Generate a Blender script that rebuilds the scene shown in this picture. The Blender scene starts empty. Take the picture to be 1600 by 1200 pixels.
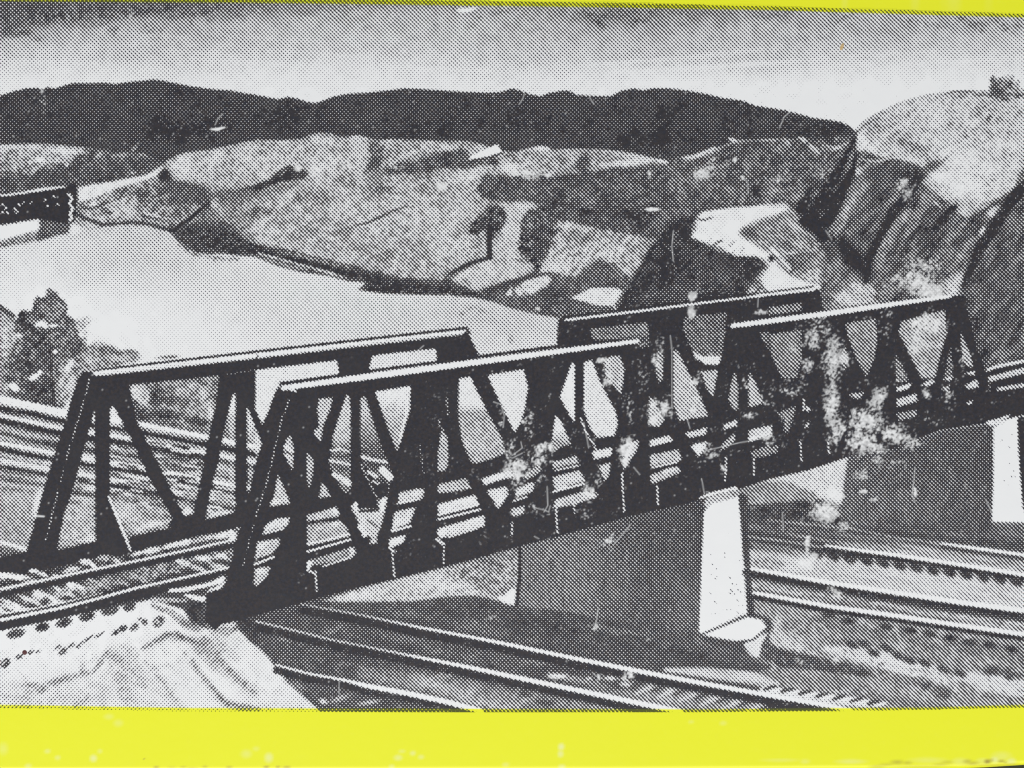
import bpy, math
import numpy as np

# ================================================================ camera, world, light, exposure
scene = bpy.context.scene
S = 7.0e-5                     # metres per layout unit: the frame is 112 mm wide
def wx(x): return (x - 800.0) * S
def wy(y): return (600.0 - y) * S

cam_data = bpy.data.cameras.new('camera')
cam = bpy.data.objects.new('camera', cam_data)
scene.collection.objects.link(cam)
cam_data.sensor_width = 36.0
cam_data.lens = 85.0
CAM_D = 1600 * S * 85.0 / 36.0
cam.location = (0, 0, CAM_D)
cam_data.clip_start = 0.01
cam_data.clip_end = 20.0
scene.camera = cam

world = bpy.data.worlds.new('World')
scene.world = world
world.use_nodes = True
bg = world.node_tree.nodes['Background']
bg.inputs['Color'].default_value = (0.92, 0.97, 1.0, 1)
bg.inputs['Strength'].default_value = 0.42

def area(name, loc, target, sx, sy, power, col):
    d = bpy.data.lights.new(name, 'AREA'); d.shape = 'RECTANGLE'; d.size = sx; d.size_y = sy; d.energy = power; d.color = col
    o = bpy.data.objects.new(name, d); scene.collection.objects.link(o); o.location = loc
    v = [t - l for t, l in zip(target, loc)]
    from mathutils import Vector
    o.rotation_euler = Vector(v).to_track_quat('-Z', 'Y').to_euler()
    return o
# one broad soft light beyond the lower edge of the box, like a window across the table
area('soft_window_light', (-0.10, -0.58, 0.62), (0.0, -0.02, 0.0), 0.7, 0.5, 7.0, (1.0, 0.985, 0.96))

scene.view_settings.view_transform = 'Standard'
scene.view_settings.look = 'None'
scene.view_settings.exposure = 0.0
scene.view_settings.gamma = 1.0
scene.view_settings.use_curve_mapping = False
scene.render.film_transparent = False
scene.cycles.pixel_filter_type = 'BLACKMAN_HARRIS'
scene.cycles.filter_width = 1.25

# ---------------------------------------------------------------- the printed picture
# Units of the drawing are "dots of the layout": 1600 across the frame, y down.
X0, Y0, W, H = -48, -12, 1696, 1140
T = np.zeros((H, W), np.float32)          # ink coverage wanted by the picture
R = np.zeros((H, W), np.int32)            # which printed motif covers the spot
WEAR = np.zeros((H, W), np.float32)       # ink rubbed off the card
YY, XX = np.mgrid[Y0:Y0 + H, X0:X0 + W].astype(np.float32)
rng = np.random.RandomState(7)
REG = {}
def rid(name):
    if name not in REG: REG[name] = len(REG)
    return REG[name]

def vnoise(scale, ang=0.0, stretch=1.0, seed=0):
    """smooth value noise, -1..1, cell size 'scale', cells stretched along 'ang' degrees"""
    a = math.radians(ang)
    u = (XX * math.cos(a) + YY * math.sin(a)) / (scale * stretch) + 500
    v = (-XX * math.sin(a) + YY * math.cos(a)) / scale + 500
    g = np.random.RandomState(seed).rand(1024, 1024).astype(np.float32) * 2 - 1
    iu = np.floor(u).astype(int); iv = np.floor(v).astype(int)
    fu = u - iu; fv = v - iv
    fu = fu * fu * (3 - 2 * fu); fv = fv * fv * (3 - 2 * fv)
    iu &= 1023; iv &= 1023; ju = (iu + 1) & 1023; jv = (iv + 1) & 1023
    return ((g[iv, iu] * (1 - fu) + g[iv, ju] * fu) * (1 - fv) + (g[jv, iu] * (1 - fu) + g[jv, ju] * fu) * fv)

def blur1(a, s):
    if s <= 0: return a
    r = int(math.ceil(s * 2.5)); k = np.exp(-0.5 * (np.arange(-r, r + 1) / s) ** 2); k = (k / k.sum()).astype(np.float32)
    for ax in (0, 1):
        p = np.pad(a, [(r, r) if ax == i else (0, 0) for i in (0, 1)], mode='edge')
        out = np.zeros_like(a)
        n = a.shape[ax]
        for i, w in enumerate(k):
            out += w * (p[i:i + n, :] if ax == 0 else p[:, i:i + n])
        a = out
    return a

N_FINE = vnoise(4.2, 0, 1, 1)
N_MED = vnoise(10, 0, 1, 2)
N_BIG = vnoise(28, 0, 1, 3)
N_SL = vnoise(7, -50, 3.0, 4)        # slanting up to the right, like the rock strata
N_STK = vnoise(4.5, 10, 9.0, 5)      # nearly level streaks, falling to the right
N_F2 = vnoise(2.9, 20, 1.2, 6)
N_GR = np.tanh(1.5 * (0.42 * N_FINE + 0.36 * N_F2 + 0.30 * N_MED + 0.26 * N_BIG)) / 1.15
NO = {'g': N_GR, 's': 0.7 * N_SL + 0.35 * N_FINE + .3 * N_BIG, 'k': 0.8 * N_STK + 0.3 * N_FINE, 'b': N_BIG, 'm': N_MED, 'f': .62 * N_FINE + .5 * N_F2 + .15 * N_MED}

def mask_poly(pts, soft, wob=0.0):
    pts = [(float(x), float(y)) for x, y in pts]
    pad = int(soft * 3 + 4)
    xs = [p[0] for p in pts]; ys = [p[1] for p in pts]
    x0 = max(0, int(min(xs)) - X0 - pad); x1 = min(W, int(max(xs)) - X0 + pad + 2)
    y0 = max(0, int(min(ys)) - Y0 - pad); y1 = min(H, int(max(ys)) - Y0 + pad + 2)
    if x1 <= x0 or y1 <= y0: return None
    m = np.zeros((y1 - y0, x1 - x0), np.float32)
    cx = np.arange(x0, x1) + X0
    n = len(pts); SUB = 3
    for j in range(y1 - y0):
        for s in range(SUB):
            y = y0 + j + Y0 - 0.5 + (s + 0.5) / SUB
            c = []
            for i in range(n):
                ax, ay = pts[i]; bx, by = pts[(i + 1) % n]
                if (ay <= y < by) or (by <= y < ay):
                    c.append(ax + (y - ay) * (bx - ax) / (by - ay))
            c.sort()
            for k in range(0, len(c) - 1, 2):
                m[j] += np.clip(np.minimum(c[k + 1], cx + .5) - np.maximum(c[k], cx - .5), 0, 1) / SUB
    if soft > 0:
        m = blur1(m, soft)
        if wob > 0:
            m = np.clip((m + wob * NO['g'][y0:y1, x0:x1] * (m * (1 - m) * 4) - 0.5) * (1 + wob) + 0.5, 0, 1)
    return (slice(y0, y1), slice(x0, x1), m)

def put(mk, tone, n=0.0, nt='g', r=None, op=1.0):
    if mk is None: return
    sy, sx, m = mk
    t = tone
    if callable(tone): t = tone(XX[sy, sx], YY[sy, sx])
    if n: t = t + NG * n * NO[nt][sy, sx]
    t = np.clip(t, 0, 1)
    mm = m * op
    T[sy, sx] = T[sy, sx] * (1 - mm) + t * mm
    if r is not None:
        q = R[sy, sx]; q[m > 0.5] = rid(r)

def P(pts, tone, soft=1.2, n=0.0, nt='g', r=None, wob=0.0, op=1.0):
    put(mask_poly(pts, soft, wob), tone, n, nt, r, op)

def mask_line(pts, w, soft=0.8):
    ws = w if isinstance(w, (list, tuple)) else [w] * len(pts)
    if len(ws) != len(pts): ws = [ws[0] + (ws[-1] - ws[0]) * i / (len(pts) - 1) for i in range(len(pts))]
    pad = int(max(ws) + soft * 3 + 3)
    xs = [p[0] for p in pts]; ys = [p[1] for p in pts]
    x0 = max(0, int(min(xs)) - X0 - pad); x1 = min(W, int(max(xs)) - X0 + pad + 2)
    y0 = max(0, int(min(ys)) - Y0 - pad); y1 = min(H, int(max(ys)) - Y0 + pad + 2)
    if x1 <= x0 or y1 <= y0: return None
    gx = XX[y0:y1, x0:x1]; gy = YY[y0:y1, x0:x1]
    m = np.zeros(gx.shape, np.float32)
    for i in range(len(pts) - 1):
        ax, ay = pts[i]; bx, by = pts[i + 1]
        dx, dy = bx - ax, by - ay; L = dx * dx + dy * dy + 1e-6
        t = np.clip(((gx - ax) * dx + (gy - ay) * dy) / L, 0, 1)
        d = np.hypot(gx - ax - t * dx, gy - ay - t * dy)
        hw = (ws[i] + (ws[i + 1] - ws[i]) * t) / 2
        m = np.maximum(m, np.clip((hw - d) / max(soft, .3) + .5, 0, 1))
    return (slice(y0, y1), slice(x0, x1), m)

def L(pts, w, tone, soft=0.8, n=0.0, nt='g', r=None, op=1.0):
    put(mask_line(pts, w, soft), tone, n, nt, r, op)

def B(x, y, rx, ry, tone, ang=0, op=1.0, n=0.0, nt='g', r=None, hard=1.5):
    """one soft-edged oval"""
    p = int(max(rx, ry) * 2 + 3)
    x0 = max(0, int(x) - X0 - p); x1 = min(W, int(x) - X0 + p); y0 = max(0, int(y) - Y0 - p); y1 = min(H, int(y) - Y0 + p)
    if x1 <= x0 or y1 <= y0: return
    a = math.radians(ang); gx = XX[y0:y1, x0:x1] - x; gy = YY[y0:y1, x0:x1] - y
    u = (gx * math.cos(a) + gy * math.sin(a)) / rx; v = (-gx * math.sin(a) + gy * math.cos(a)) / ry
    m = np.clip((1.25 - np.sqrt(u * u + v * v)) * hard, 0, 1)
    put((slice(y0, y1), slice(x0, x1), m.astype(np.float32)), tone, n, nt, r, op)

N_W1 = vnoise(2.6, 35, 1.5, 21); N_W2 = vnoise(6.5, -65, 1.6, 22); N_W3 = vnoise(14, 20, 1, 23)
N_R1 = vnoise(5.0, -55, 1.8, 24)
N_W0 = blur1(rng.rand(H, W).astype(np.float32) - .5, .75); N_W0 = np.clip(N_W0 / (N_W0.std() * 2.2), -1, 1)
def SC(x, y, rx, ry, s, ang=0):
    """rubbed patch: flecks of bare card, denser towards the middle"""
    p = int(max(rx, ry) * 1.6 + 3)
    x0 = max(0, int(x) - X0 - p); x1 = min(W, int(x) - X0 + p); y0 = max(0, int(y) - Y0 - p); y1 = min(H, int(y) - Y0 + p)
    if x1 <= x0 or y1 <= y0: return
    a = math.radians(ang); gx = XX[y0:y1, x0:x1] - x; gy = YY[y0:y1, x0:x1] - y
    u = (gx * math.cos(a) + gy * math.sin(a)) / rx; v = (-gx * math.sin(a) + gy * math.cos(a)) / ry
    f = np.clip(1.35 - np.sqrt(u * u + v * v), 0, 1)
    rg = 1 - np.abs(N_R1[y0:y1, x0:x1]) * 2.4
    nz = 0.40 + 0.16 * rg + 0.30 * N_W0[y0:y1, x0:x1] + .22 * N_W1[y0:y1, x0:x1] + 0.12 * N_W2[y0:y1, x0:x1] + .10 * N_W3[y0:y1, x0:x1]
    s = s * .93 if s < 1.3 else s * .96
    m = np.clip((nz - (1 - s * f) * 0.92) * 3.2, 0, 1)
    WEAR[y0:y1, x0:x1] = np.maximum(WEAR[y0:y1, x0:x1], m * np.clip(0.5 + 0.5 * f + .25 * N_W3[y0:y1, x0:x1], 0, 1))
def HAIR(pts, w=1.3, s=.75):
    mk = mask_line(pts, w, 0.9)
    if mk: WEAR[mk[0], mk[1]] = np.maximum(WEAR[mk[0], mk[1]], mk[2] * s)
def DOTS(p, q, w=2.6, tone=0.1, gap=5.5, r=None):
    n = max(2, int(math.hypot(q[0] - p[0], q[1] - p[1]) / gap))
    for i in range(n + 1):
        x = p[0] + (q[0] - p[0]) * i / n; y = p[1] + (q[1] - p[1]) * i / n
        B(x, y, w / 2, w / 2 * 1.3, tone, 0, r=r, hard=2.5)

def grid_tone(xs, ys, rows):
    xs = np.array(xs, float); ys = np.array(ys, float); G = np.array(rows, float)
    def f(gx, gy):
        x = gx[0]; y = gy[:, 0]
        C = np.array([np.interp(x, xs, g) for g in G])
        out = np.empty(gx.shape, np.float32)
        for j in range(gx.shape[1]): out[:, j] = np.interp(y, ys, C[:, j])
        return out
    return f


def STROKES(poly, n, ang, ln, w, tones, seed, op=.6, soft=1.6, spread=14):
    """many short hatch-like strokes inside a polygon"""
    rs = np.random.RandomState(seed)
    xs = [p[0] for p in poly]; ys = [p[1] for p in poly]
    k = 0
    while k < n:
        x = min(xs) + rs.rand() * (max(xs) - min(xs)); y = min(ys) + rs.rand() * (max(ys) - min(ys))
        ins = False
        for i in range(len(poly)):
            ax, ay = poly[i]; bx, by = poly[(i + 1) % len(poly)]
            if (ay > y) != (by > y) and x < ax + (y - ay) * (bx - ax) / (by - ay): ins = not ins
        k += 1
        if not ins: continue
        a = math.radians(ang + rs.randn() * spread); l_ = ln * (.5 + rs.rand())
        L([(x, y), (x + l_ * math.cos(a), y + l_ * math.sin(a))], w * (.7 + .6 * rs.rand()), rs.choice(tones), soft, op=op)

EX = 60
NG = 1.7   # grain of the landscape
# ---- sky
P([(-EX, -20), (1700, -20), (1700, 300), (-EX, 300)],
  grid_tone([0, 100, 200, 300, 400, 600, 800, 1000, 1200, 1400, 1600], [5, 18, 30, 45, 65, 90, 110, 130, 150, 190],
   [[.78, .76, .75, .74, .66, .62, .55, .6, .56, .52, .52],
    [.76, .74, .72, .7, .6, .46, .5, .62, .55, .48, .54],
    [.72, .68, .52, .52, .47, .42, .47, .58, .48, .46, .5],
    [.62, .48, .42, .46, .40, .40, .45, .47, .44, .45, .42],
    [.44, .37, .38, .40, .37, .36, .40, .43, .40, .40, .33],
    [.30, .29, .32, .34, .28, .27, .33, .33, .34, .26, .24],
    [.20, .17, .20, .22, .16, .17, .25, .18, .24, .12, .15],
    [.10, .06, .09, .13, .08, .09, .15, .06, .05, .02, .06],
    [.06, .04, .05, .07, .04, .05, .08, .05, .02, .0, .03],
    [.05, .04, .05, .05, .03, .04, .04, .03, .01, .0, .02]]), soft=0, n=.035, nt='m', r='printed_sky')
for x, y, rx, ry, t in [(15, 52, 16, 9, .78), (42, 50, 8, 6, .75), (20, 22, 60, 12, .78), (120, 15, 80, 12, .74), (175, 45, 8, 5, .68), (240, 48, 10, 7, .6), (150, 38, 30, 5, .62), (300, 20, 60, 8, .68),
                      (955, 22, 38, 9, .72), (1000, 30, 22, 7, .66), (1060, 22, 24, 6, .6), (1335, 25, 20, 5, .56), (1530, 38, 30, 6, .62), (1535, 48, 6, 5, .64), (1590, 40, 12, 6, .6), (1215, 22, 40, 6, .62),
                      (540, 12, 40, 6, .62), (575, 42, 12, 5, .5), (840, 45, 10, 3, .5), (410, 15, 30, 6, .64), (1060, 38, 5, 4, .6), (1400, 60, 5, 3, .5), (745, 28, 8, 3, .62), (790, 18, 20, 5, .62)]:
    B(x, y, rx, ry, t, -8, op=.7, n=.12, nt='f', hard=1.1)

for x, y, rx, ry, t, a in [(450, 62, 120, 4, .28, 4), (330, 84, 90, 3.5, .24, 4), (560, 88, 130, 4, .2, 4), (650, 66, 80, 3.5, .32, 3), (420, 100, 120, 5, .14, 4), (160, 72, 110, 5, .3, -3), (90, 98, 110, 5, .18, 3), (1000, 96, 140, 4, .14, -4), (1120, 84, 120, 4, .2, -5), (1060, 108, 150, 5, .06, -4), (860, 80, 60, 3, .3, -4), (1180, 100, 110, 4, .12, -4), (1400, 84, 130, 4, .2, -3), (1500, 96, 110, 4, .1, -3), (700, 108, 120, 4, .12, 3), (250, 56, 70, 3, .3, 4), (1280, 66, 70, 3, .34, -3), (760, 50, 60, 4, .33, 3)]:
    B(x, y, rx, ry, t, a, op=.55, n=.03, nt='m', hard=1)
for x, y, rx, ry, t, a in [(60, 30, 60, 10, .8, -6), (24, 48, 22, 9, .8, 10), (105, 24, 50, 9, .78, 0), (190, 20, 50, 10, .76, -4), (280, 14, 70, 7, .74, 0), (60, 62, 8, 5, .6, 40), (250, 50, 8, 4, .55, -50), (180, 50, 12, 3, .6, -50), (232, 36, 12, 4, .6, -50), (330, 26, 20, 4, .62, -50), (300, 34, 14, 4, .55, -50), (380, 18, 24, 5, .62, -40), (930, 30, 30, 7, .68, 40), (1010, 24, 30, 8, .66, -40), (905, 22, 20, 6, .64, -40), (1060, 34, 8, 6, .62, 30), (1320, 26, 20, 5, .58, -40), (1440, 36, 40, 5, .56, 10), (1510, 34, 30, 6, .62, 30), (1570, 44, 22, 6, .6, 30), (610, 26, 20, 4, .52, -50), (690, 24, 20, 4, .52, -50)]:
    B(x, y, rx, ry, t, a, op=.6, n=.2, nt='f', hard=1.0)
P([(712, 16), (722, 13), (748, 12), (735, 18), (722, 20)], 0.0, .8)

# ---- distant ridge
ridge = [(-EX, 172), (-20, 158), (0, 149), (20, 143), (40, 138), (58, 137), (66, 140), (72, 136), (85, 138), (105, 132), (112, 130), (130, 130), (160, 129), (180, 131), (200, 128), (225, 126), (240, 124), (255, 126), (270, 129), (300, 135),
         (330, 139), (360, 141), (380, 145), (400, 148), (420, 152), (435, 155), (450, 151), (465, 154), (480, 159), (492, 161), (505, 157), (520, 151), (545, 146), (570, 145), (600, 142), (630, 138), (660, 139), (700, 142), (740, 144), (765, 145), (785, 143), (800, 138),
         (815, 142), (828, 147), (845, 150), (858, 145), (875, 142), (890, 142), (900, 148), (915, 149), (940, 150), (955, 150), (970, 142), (990, 138), (1005, 141), (1020, 138), (1045, 138), (1070, 141), (1100, 146), (1130, 153), (1160, 157),
         (1180, 165), (1200, 168), (1225, 172), (1245, 177), (1270, 184), (1300, 188), (1315, 191), (1330, 198), (1340, 208)]
P(ridge + [(1345, 300), (-EX, 300)], .885, soft=.8, n=.028, nt='g', r='printed_hill_ridge')
for x, y, rx, ry, t in [(240, 165, 90, 25, .87), (60, 160, 30, 15, .86), (180, 175, 26, 18, .86), (580, 180, 60, 18, .86), (900, 200, 80, 18, .87), (740, 170, 50, 18, .87), (1150, 200, 60, 20, .88), (450, 180, 50, 20, .93), (300, 205, 60, 22, .94), (245, 200, 20, 25, .95), (680, 200, 90, 14, .9), (1040, 180, 40, 20, .92), (1270, 205, 45, 10, .93), (800, 190, 30, 25, .9), (1010, 220, 60, 20, .94)]:
    B(x, y, rx, ry, t, -5, op=.6, n=.05, hard=1)
B(65, 158, 5, 3, .6, op=.7); B(70, 172, 4, 3, .7, op=.6)

# ---- middle distance, base
low = [(-EX, 224), (0, 226), (40, 224), (80, 225), (110, 228), (140, 231), (165, 237), (190, 240), (225, 240), (255, 256), (262, 250), (275, 243), (290, 238), (320, 235), (350, 229), (380, 222), (400, 219), (440, 219), (470, 217),
       (485, 210), (500, 207), (518, 208), (530, 214), (560, 211), (575, 215), (590, 219), (620, 217), (650, 218), (680, 220), (720, 220), (740, 222), (760, 227), (785, 236), (808, 237), (815, 235), (830, 230), (850, 228), (862, 234),
       (900, 232), (950, 234), (975, 238), (1010, 245), (1040, 250), (1065, 245), (1090, 240), (1115, 232), (1130, 227), (1150, 219), (1200, 217), (1225, 216), (1240, 218), (1250, 214), (1258, 215), (1270, 224), (1300, 228), (1315, 226), (1325, 221), (1332, 215), (1338, 207)]
P(low + [(1350, 520), (-EX, 520)], .5, soft=.8, n=.16, nt='g', r='printed_meadow', wob=.3)
# left field and thicket
P([(-EX, 258), (60, 262), (95, 255), (130, 232), (200, 238), (255, 250), (260, 264), (235, 276), (180, 284), (120, 300), (0, 320), (-EX, 330)], .79, 1.5, .10, r='printed_thicket')
P([(-EX, 226), (0, 227), (80, 226), (134, 233), (118, 245), (105, 258), (92, 252), (75, 252), (62, 262), (52, 275), (30, 270), (-EX, 262)], .46, 2.5, .22, 'g', wob=.6)
B(100, 236, 35, 5, .2, 4, op=.8, n=.1); B(62, 250, 8, 4, .06); B(15, 230, 40, 4, .26, op=.7); B(40, 262, 14, 8, .5, 40); B(105, 258, 3, 3, .2)
B(155, 242, 7, 4, .35, -40, op=.8); B(185, 243, 16, 3, .5, 0, op=.7); B(210, 232, 6, 3, .45, -50, op=.7); B(190, 262, 60, 8, .84, -10, op=.6, n=.05); B(45, 285, 60, 8, .86, -8, op=.6)
B(208, 270, 4, 2, .3)
P([(120, 293), (160, 286), (200, 279), (230, 273), (244, 264), (256, 257), (254, 266), (240, 277), (225, 282), (190, 292), (170, 300), (158, 308), (150, 316), (136, 324), (124, 314)], .13, 1.3, .1)
# slope behind the far bank
P([(122, 316), (165, 303), (190, 293), (228, 283), (256, 268), (262, 262), (272, 276), (300, 284), (320, 296), (340, 306), (332, 318), (268, 364), (255, 352), (200, 350), (130, 346), (118, 336)], .62, 1.5, .2, 'g', r='printed_far_bank')
P([(255, 263), (264, 268), (270, 282), (255, 287), (246, 276)], .93, 1.5)
P([(262, 280), (300, 284), (322, 298), (334, 312), (318, 318), (290, 320), (262, 316), (250, 300)], .78, 3, .05)
P([(180, 312), (205, 302), (216, 318), (205, 336), (180, 338), (168, 326)], .36, 3, .12)
P([(140, 318), (150, 312), (152, 322), (138, 326)], .1, 1.5)
L([(128, 326), (160, 322), (172, 332)], 3, .85, 2, op=.7)
L([(120, 336), (160, 351), (210, 347), (235, 351), (268, 361)], [5, 6, 4, 4, 6], .88, 2)
L([(225, 332), (250, 339), (276, 346)], 4, .3, 2); L([(190, 338), (230, 342), (262, 352)], 3, .4, 2, op=.8); L([(140, 340), (180, 341)], 3, .35, 2, op=.7)
L([(216, 338), (258, 343), (276, 345)], 2, .85, 1.2, op=.8)
L([(326, 318), (300, 338), (268, 362)], [5, 5, 7], .96, 1.2)
L([(238, 288), (196, 306), (172, 316)], 2, .8, 1, op=.7)
# meadow proper
P([(264, 256), (275, 246), (300, 240), (350, 232), (400, 223), (480, 219), (500, 212), (518, 214), (560, 217), (600, 222), (660, 222), (722, 226), (708, 240), (680, 238), (640, 250), (600, 262), (560, 268), (520, 268), (485, 262), (456, 258), (436, 268), (400, 285), (370, 296), (330, 288), (296, 284), (272, 274)], .43, 2, .16, 'g', r='printed_meadow')
B(285, 262, 20, 16, .22, -30, op=.8, n=.1); B(330, 250, 30, 8, .38, -10, op=.6, n=.1); B(500, 235, 14, 18, .55, 20, op=.5, n=.12); B(560, 240, 20, 14, .33, 0, op=.5); B(700, 232, 14, 5, .25, 20, op=.7)
P([(574, 224), (590, 222), (602, 232), (596, 258), (588, 268), (572, 264), (578, 245)], .74, 2.5, .12)
P([(600, 264), (640, 250), (680, 238), (722, 234), (740, 248), (778, 248), (808, 240), (806, 256), (762, 258), (740, 264), (700, 262), (660, 272), (600, 272)], .8, 2.2, .1, r='printed_thicket_far')
B(655, 246, 20, 6, .55, -15, op=.6, n=.1)
P([(438, 266), (448, 258), (462, 260), (485, 270), (474, 280), (440, 284), (400, 300), (384, 300), (372, 296), (400, 288), (420, 280)], .92, 1.5, .04)
P([(334, 302), (352, 296), (400, 296), (398, 306), (380, 316), (345, 322)], .74, 3, .1)
B(415, 300, 60, 6, .68, -14, op=.6)
P([(396, 338), (420, 322), (450, 312), (480, 308), (520, 312), (560, 292), (640, 300), (690, 302), (740, 290), (765, 302), (758, 330), (730, 352), (726, 366), (736, 372), (760, 384), (740, 402), (700, 430), (620, 424), (560, 418), (470, 396), (398, 372), (390, 352)], .44, 5, .14, 'g')
for a in [(450, 305, 34, 8, .3, -35), (435, 325, 10, 5, .2, -40), (480, 308, 34, 8, .6, -20), (505, 316, 22, 9, .62, 0), (460, 330, 30, 8, .52, 10), (410, 332, 26, 10, .7, -10), (515, 350, 36, 7, .62, 15), (530, 366, 18, 6, .76, 10), (600, 296, 50, 7, .64, 6), (660, 300, 36, 8, .58, 0), (590, 318, 40, 8, .36, -15), (650, 340, 60, 18, .4, 0),
          (700, 330, 36, 22, .38, 0), (620, 372, 40, 14, .46, 0), (590, 270, 26, 6, .6, 0), (700, 268, 24, 6, .55, 0), (715, 280, 20, 12, .42, 0), (735, 275, 24, 10, .25, -20), (470, 372, 40, 10, .42, 10), (430, 362, 20, 8, .4, 0), (640, 400, 50, 12, .46, 0), (700, 385, 30, 16, .42, 0), (560, 395, 30, 8, .5, 10), (598, 395, 22, 14, .56, 60), (650, 385, 12, 16, .55, 40)]:
    B(*a[:5], ang=a[5], op=.85, n=.16, hard=1.0)
for i in range(46):
    x = 450 + rng.rand() * 250; y = 350 + rng.rand() * 62
    if y < 330 + (x - 400) * .3 + 40 - 40: continue
    a = rng.rand() * 14 + 5
    L([(x, y), (x + a, y - a * (.5 + rng.rand() * .5))], 3, .72, 2, op=.6)
L([(556, 352), (575, 348), (592, 340), (612, 330), (636, 322)], [3, 3.4, 4, 3, 2], .86, 1.5)
L([(470, 352), (520, 366), (545, 370)], 3, .7, 2, op=.5)
B(752, 262, 10, 5, .5, 0)
P([(750, 286), (762, 272), (790, 276), (836, 268), (860, 276), (870, 270), (920, 262), (1000, 255), (1060, 245), (1110, 240), (1150, 222), (1250, 218), (1335, 212), (1338, 240), (1300, 300), (1262, 330), (1200, 322), (1160, 325), (1095, 332), (1080, 350), (1040, 372), (1020, 374), (940, 358), (872, 346), (838, 318), (780, 316), (752, 308), (742, 296)], .785, 1.6, .10, 'g', r='printed_woodland')
for a in [(880, 320, 60, 14, .84, 10), (1010, 335, 28, 18, .9, -30), (970, 335, 30, 12, .88, 0), (860, 300, 40, 10, .78, 0), (780, 296, 24, 10, .84, 0), (1080, 290, 50, 14, .72, 0), (1130, 300, 40, 12, .68, 0), (1010, 290, 40, 14, .76, 0), (930, 300, 40, 14, .78, 0), (1060, 320, 24, 10, .82, -40), (1186, 302, 16, 12, .93, 0),
          (1230, 260, 20, 20, .68, 0), (1215, 300, 28, 10, .55, 0), (1250, 300, 12, 14, .48, 0), (1290, 250, 24, 16, .84, 0), (1220, 232, 14, 8, .6, 0), (1290, 232, 20, 5, .5, 0), (1110, 262, 20, 8, .62, -20)]:
    B(*a[:5], ang=a[5], op=.8, n=.12, hard=1.0)
B(1272, 232, 4, 12, .3, -50, n=.1); B(1254, 218, 8, 3, .3, 30); B(1230, 222, 3, 8, .4, -40); B(1310, 230, 12, 3, .35, -25); L([(1286, 226), (1310, 232), (1326, 222)], 2, .2, 1.2, op=.7)
P([(796, 262), (806, 250), (815, 240), (830, 231), (852, 230), (864, 236), (900, 234), (960, 236), (1010, 246), (1042, 253), (1000, 260), (960, 262), (925, 269), (916, 264), (905, 272), (880, 272), (866, 276), (850, 268), (835, 274), (812, 274), (795, 280)], .48, 1.4, .14, 'g', r='printed_meadow')
B(845, 232, 14, 4, .2, 0, n=.1); B(980, 254, 40, 5, .25, -5, n=.1); B(985, 243, 34, 5, .3, 10, op=.7, n=.1); B(1035, 252, 10, 2.5, .15, 15); B(820, 258, 12, 3, .3, -30); B(802, 262, 10, 6, .15, -30, op=.8)
P([(905, 240), (920, 238), (922, 268), (908, 274), (900, 262)], .74, 2.5, .1)
P([(1062, 247), (1085, 242), (1100, 236), (1100, 244), (1078, 249)], .2, 1.4, .1); L([(1100, 238), (1116, 231)], 4, .3); L([(1140, 217), (1150, 220)], 4, .2)
P([(780, 250), (800, 244), (800, 266), (786, 270), (776, 262)], .36, 2, .1); B(793, 262, 10, 8, .15, op=.8)
B(762, 280, 12, 9, .78); B(745, 268, 16, 7, .3, -20, op=.7, n=.1)
# white barn
P([(731, 250), (737, 243), (777, 225), (785, 237), (762, 244), (736, 250)], 0.0, .6, r='printed_barn')
L([(735, 251), (765, 246), (785, 239)], 3, .9, 1.4)
# clearing between the trees
P([(790, 318), (812, 314), (838, 316), (826, 330), (816, 345), (810, 365), (808, 388), (818, 402), (800, 410), (782, 404), (770, 400), (774, 382), (788, 366), (795, 346), (790, 330)], .34, 2, .1, r='printed_meadow')
P([(862, 344), (880, 346), (910, 354), (935, 360), (1000, 372), (1018, 372), (1005, 396), (985, 432), (968, 424), (950, 407), (935, 402), (918, 404), (905, 428), (882, 440), (862, 418), (858, 405), (868, 385), (876, 365)], .42, 2, .16, 'g', r='printed_meadow')
B(960, 392, 24, 10, .22, -10, op=.8, n=.12); B(890, 405, 16, 14, .26, -40, op=.8, n=.1); B(975, 425, 6, 14, .25, 40, op=.6); B(925, 372, 12, 5, .6, 20, op=.7); B(980, 385, 6, 6, .6, 0, op=.7, n=.1); B(912, 380, 6, 8, .62, 0, op=.6)
for i in range(26):
    x = 872 + rng.rand() * 120; y = 352 + rng.rand() * 60; B(x, y, 4, 3, .66, -45, op=.5)
# lower dark meadow edge with pale lenses
P([(690, 438), (706, 428), (740, 408), (765, 402), (800, 412), (840, 420), (900, 432), (935, 404), (960, 412), (985, 436), (972, 470), (965, 490), (872, 502), (850, 494), (800, 484), (750, 468), (700, 462), (640, 462), (560, 454), (570, 444), (600, 432)], .8, 1.6, .09, 'g', r='printed_far_bank')
P([(704, 438), (722, 424), (745, 412), (770, 404), (800, 408), (836, 408), (858, 398), (878, 410), (862, 424), (830, 432), (800, 436), (770, 446), (745, 454), (722, 446)], .36, 1.6, .12, 'g', r='printed_meadow')
L([(800, 404), (830, 412), (856, 402)], 3, .7, 1.5, op=.7)
P([(804, 452), (822, 438), (850, 428), (862, 436), (854, 448), (838, 456), (820, 466), (808, 460)], .3, 1.4, .14)
P([(790, 458), (800, 448), (800, 462), (790, 462)], .2, 1.2)
P([(892, 466), (912, 456), (924, 450), (960, 449), (973, 455), (964, 470), (956, 478), (938, 478), (915, 472)], .18, 1.2, .08)
L([(900, 404), (930, 402), (950, 408), (972, 432)], 2, .3, 1, op=.6)
B(930, 425, 30, 10, .78, 10, op=.8, n=.08); B(860, 460, 24, 12, .86, 0, op=.7, n=.06); B(660, 446, 60, 9, .86, 3, op=.7, n=.07); L([(760, 455), (800, 440), (850, 428)], 5, .9, 2, op=.8)
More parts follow.
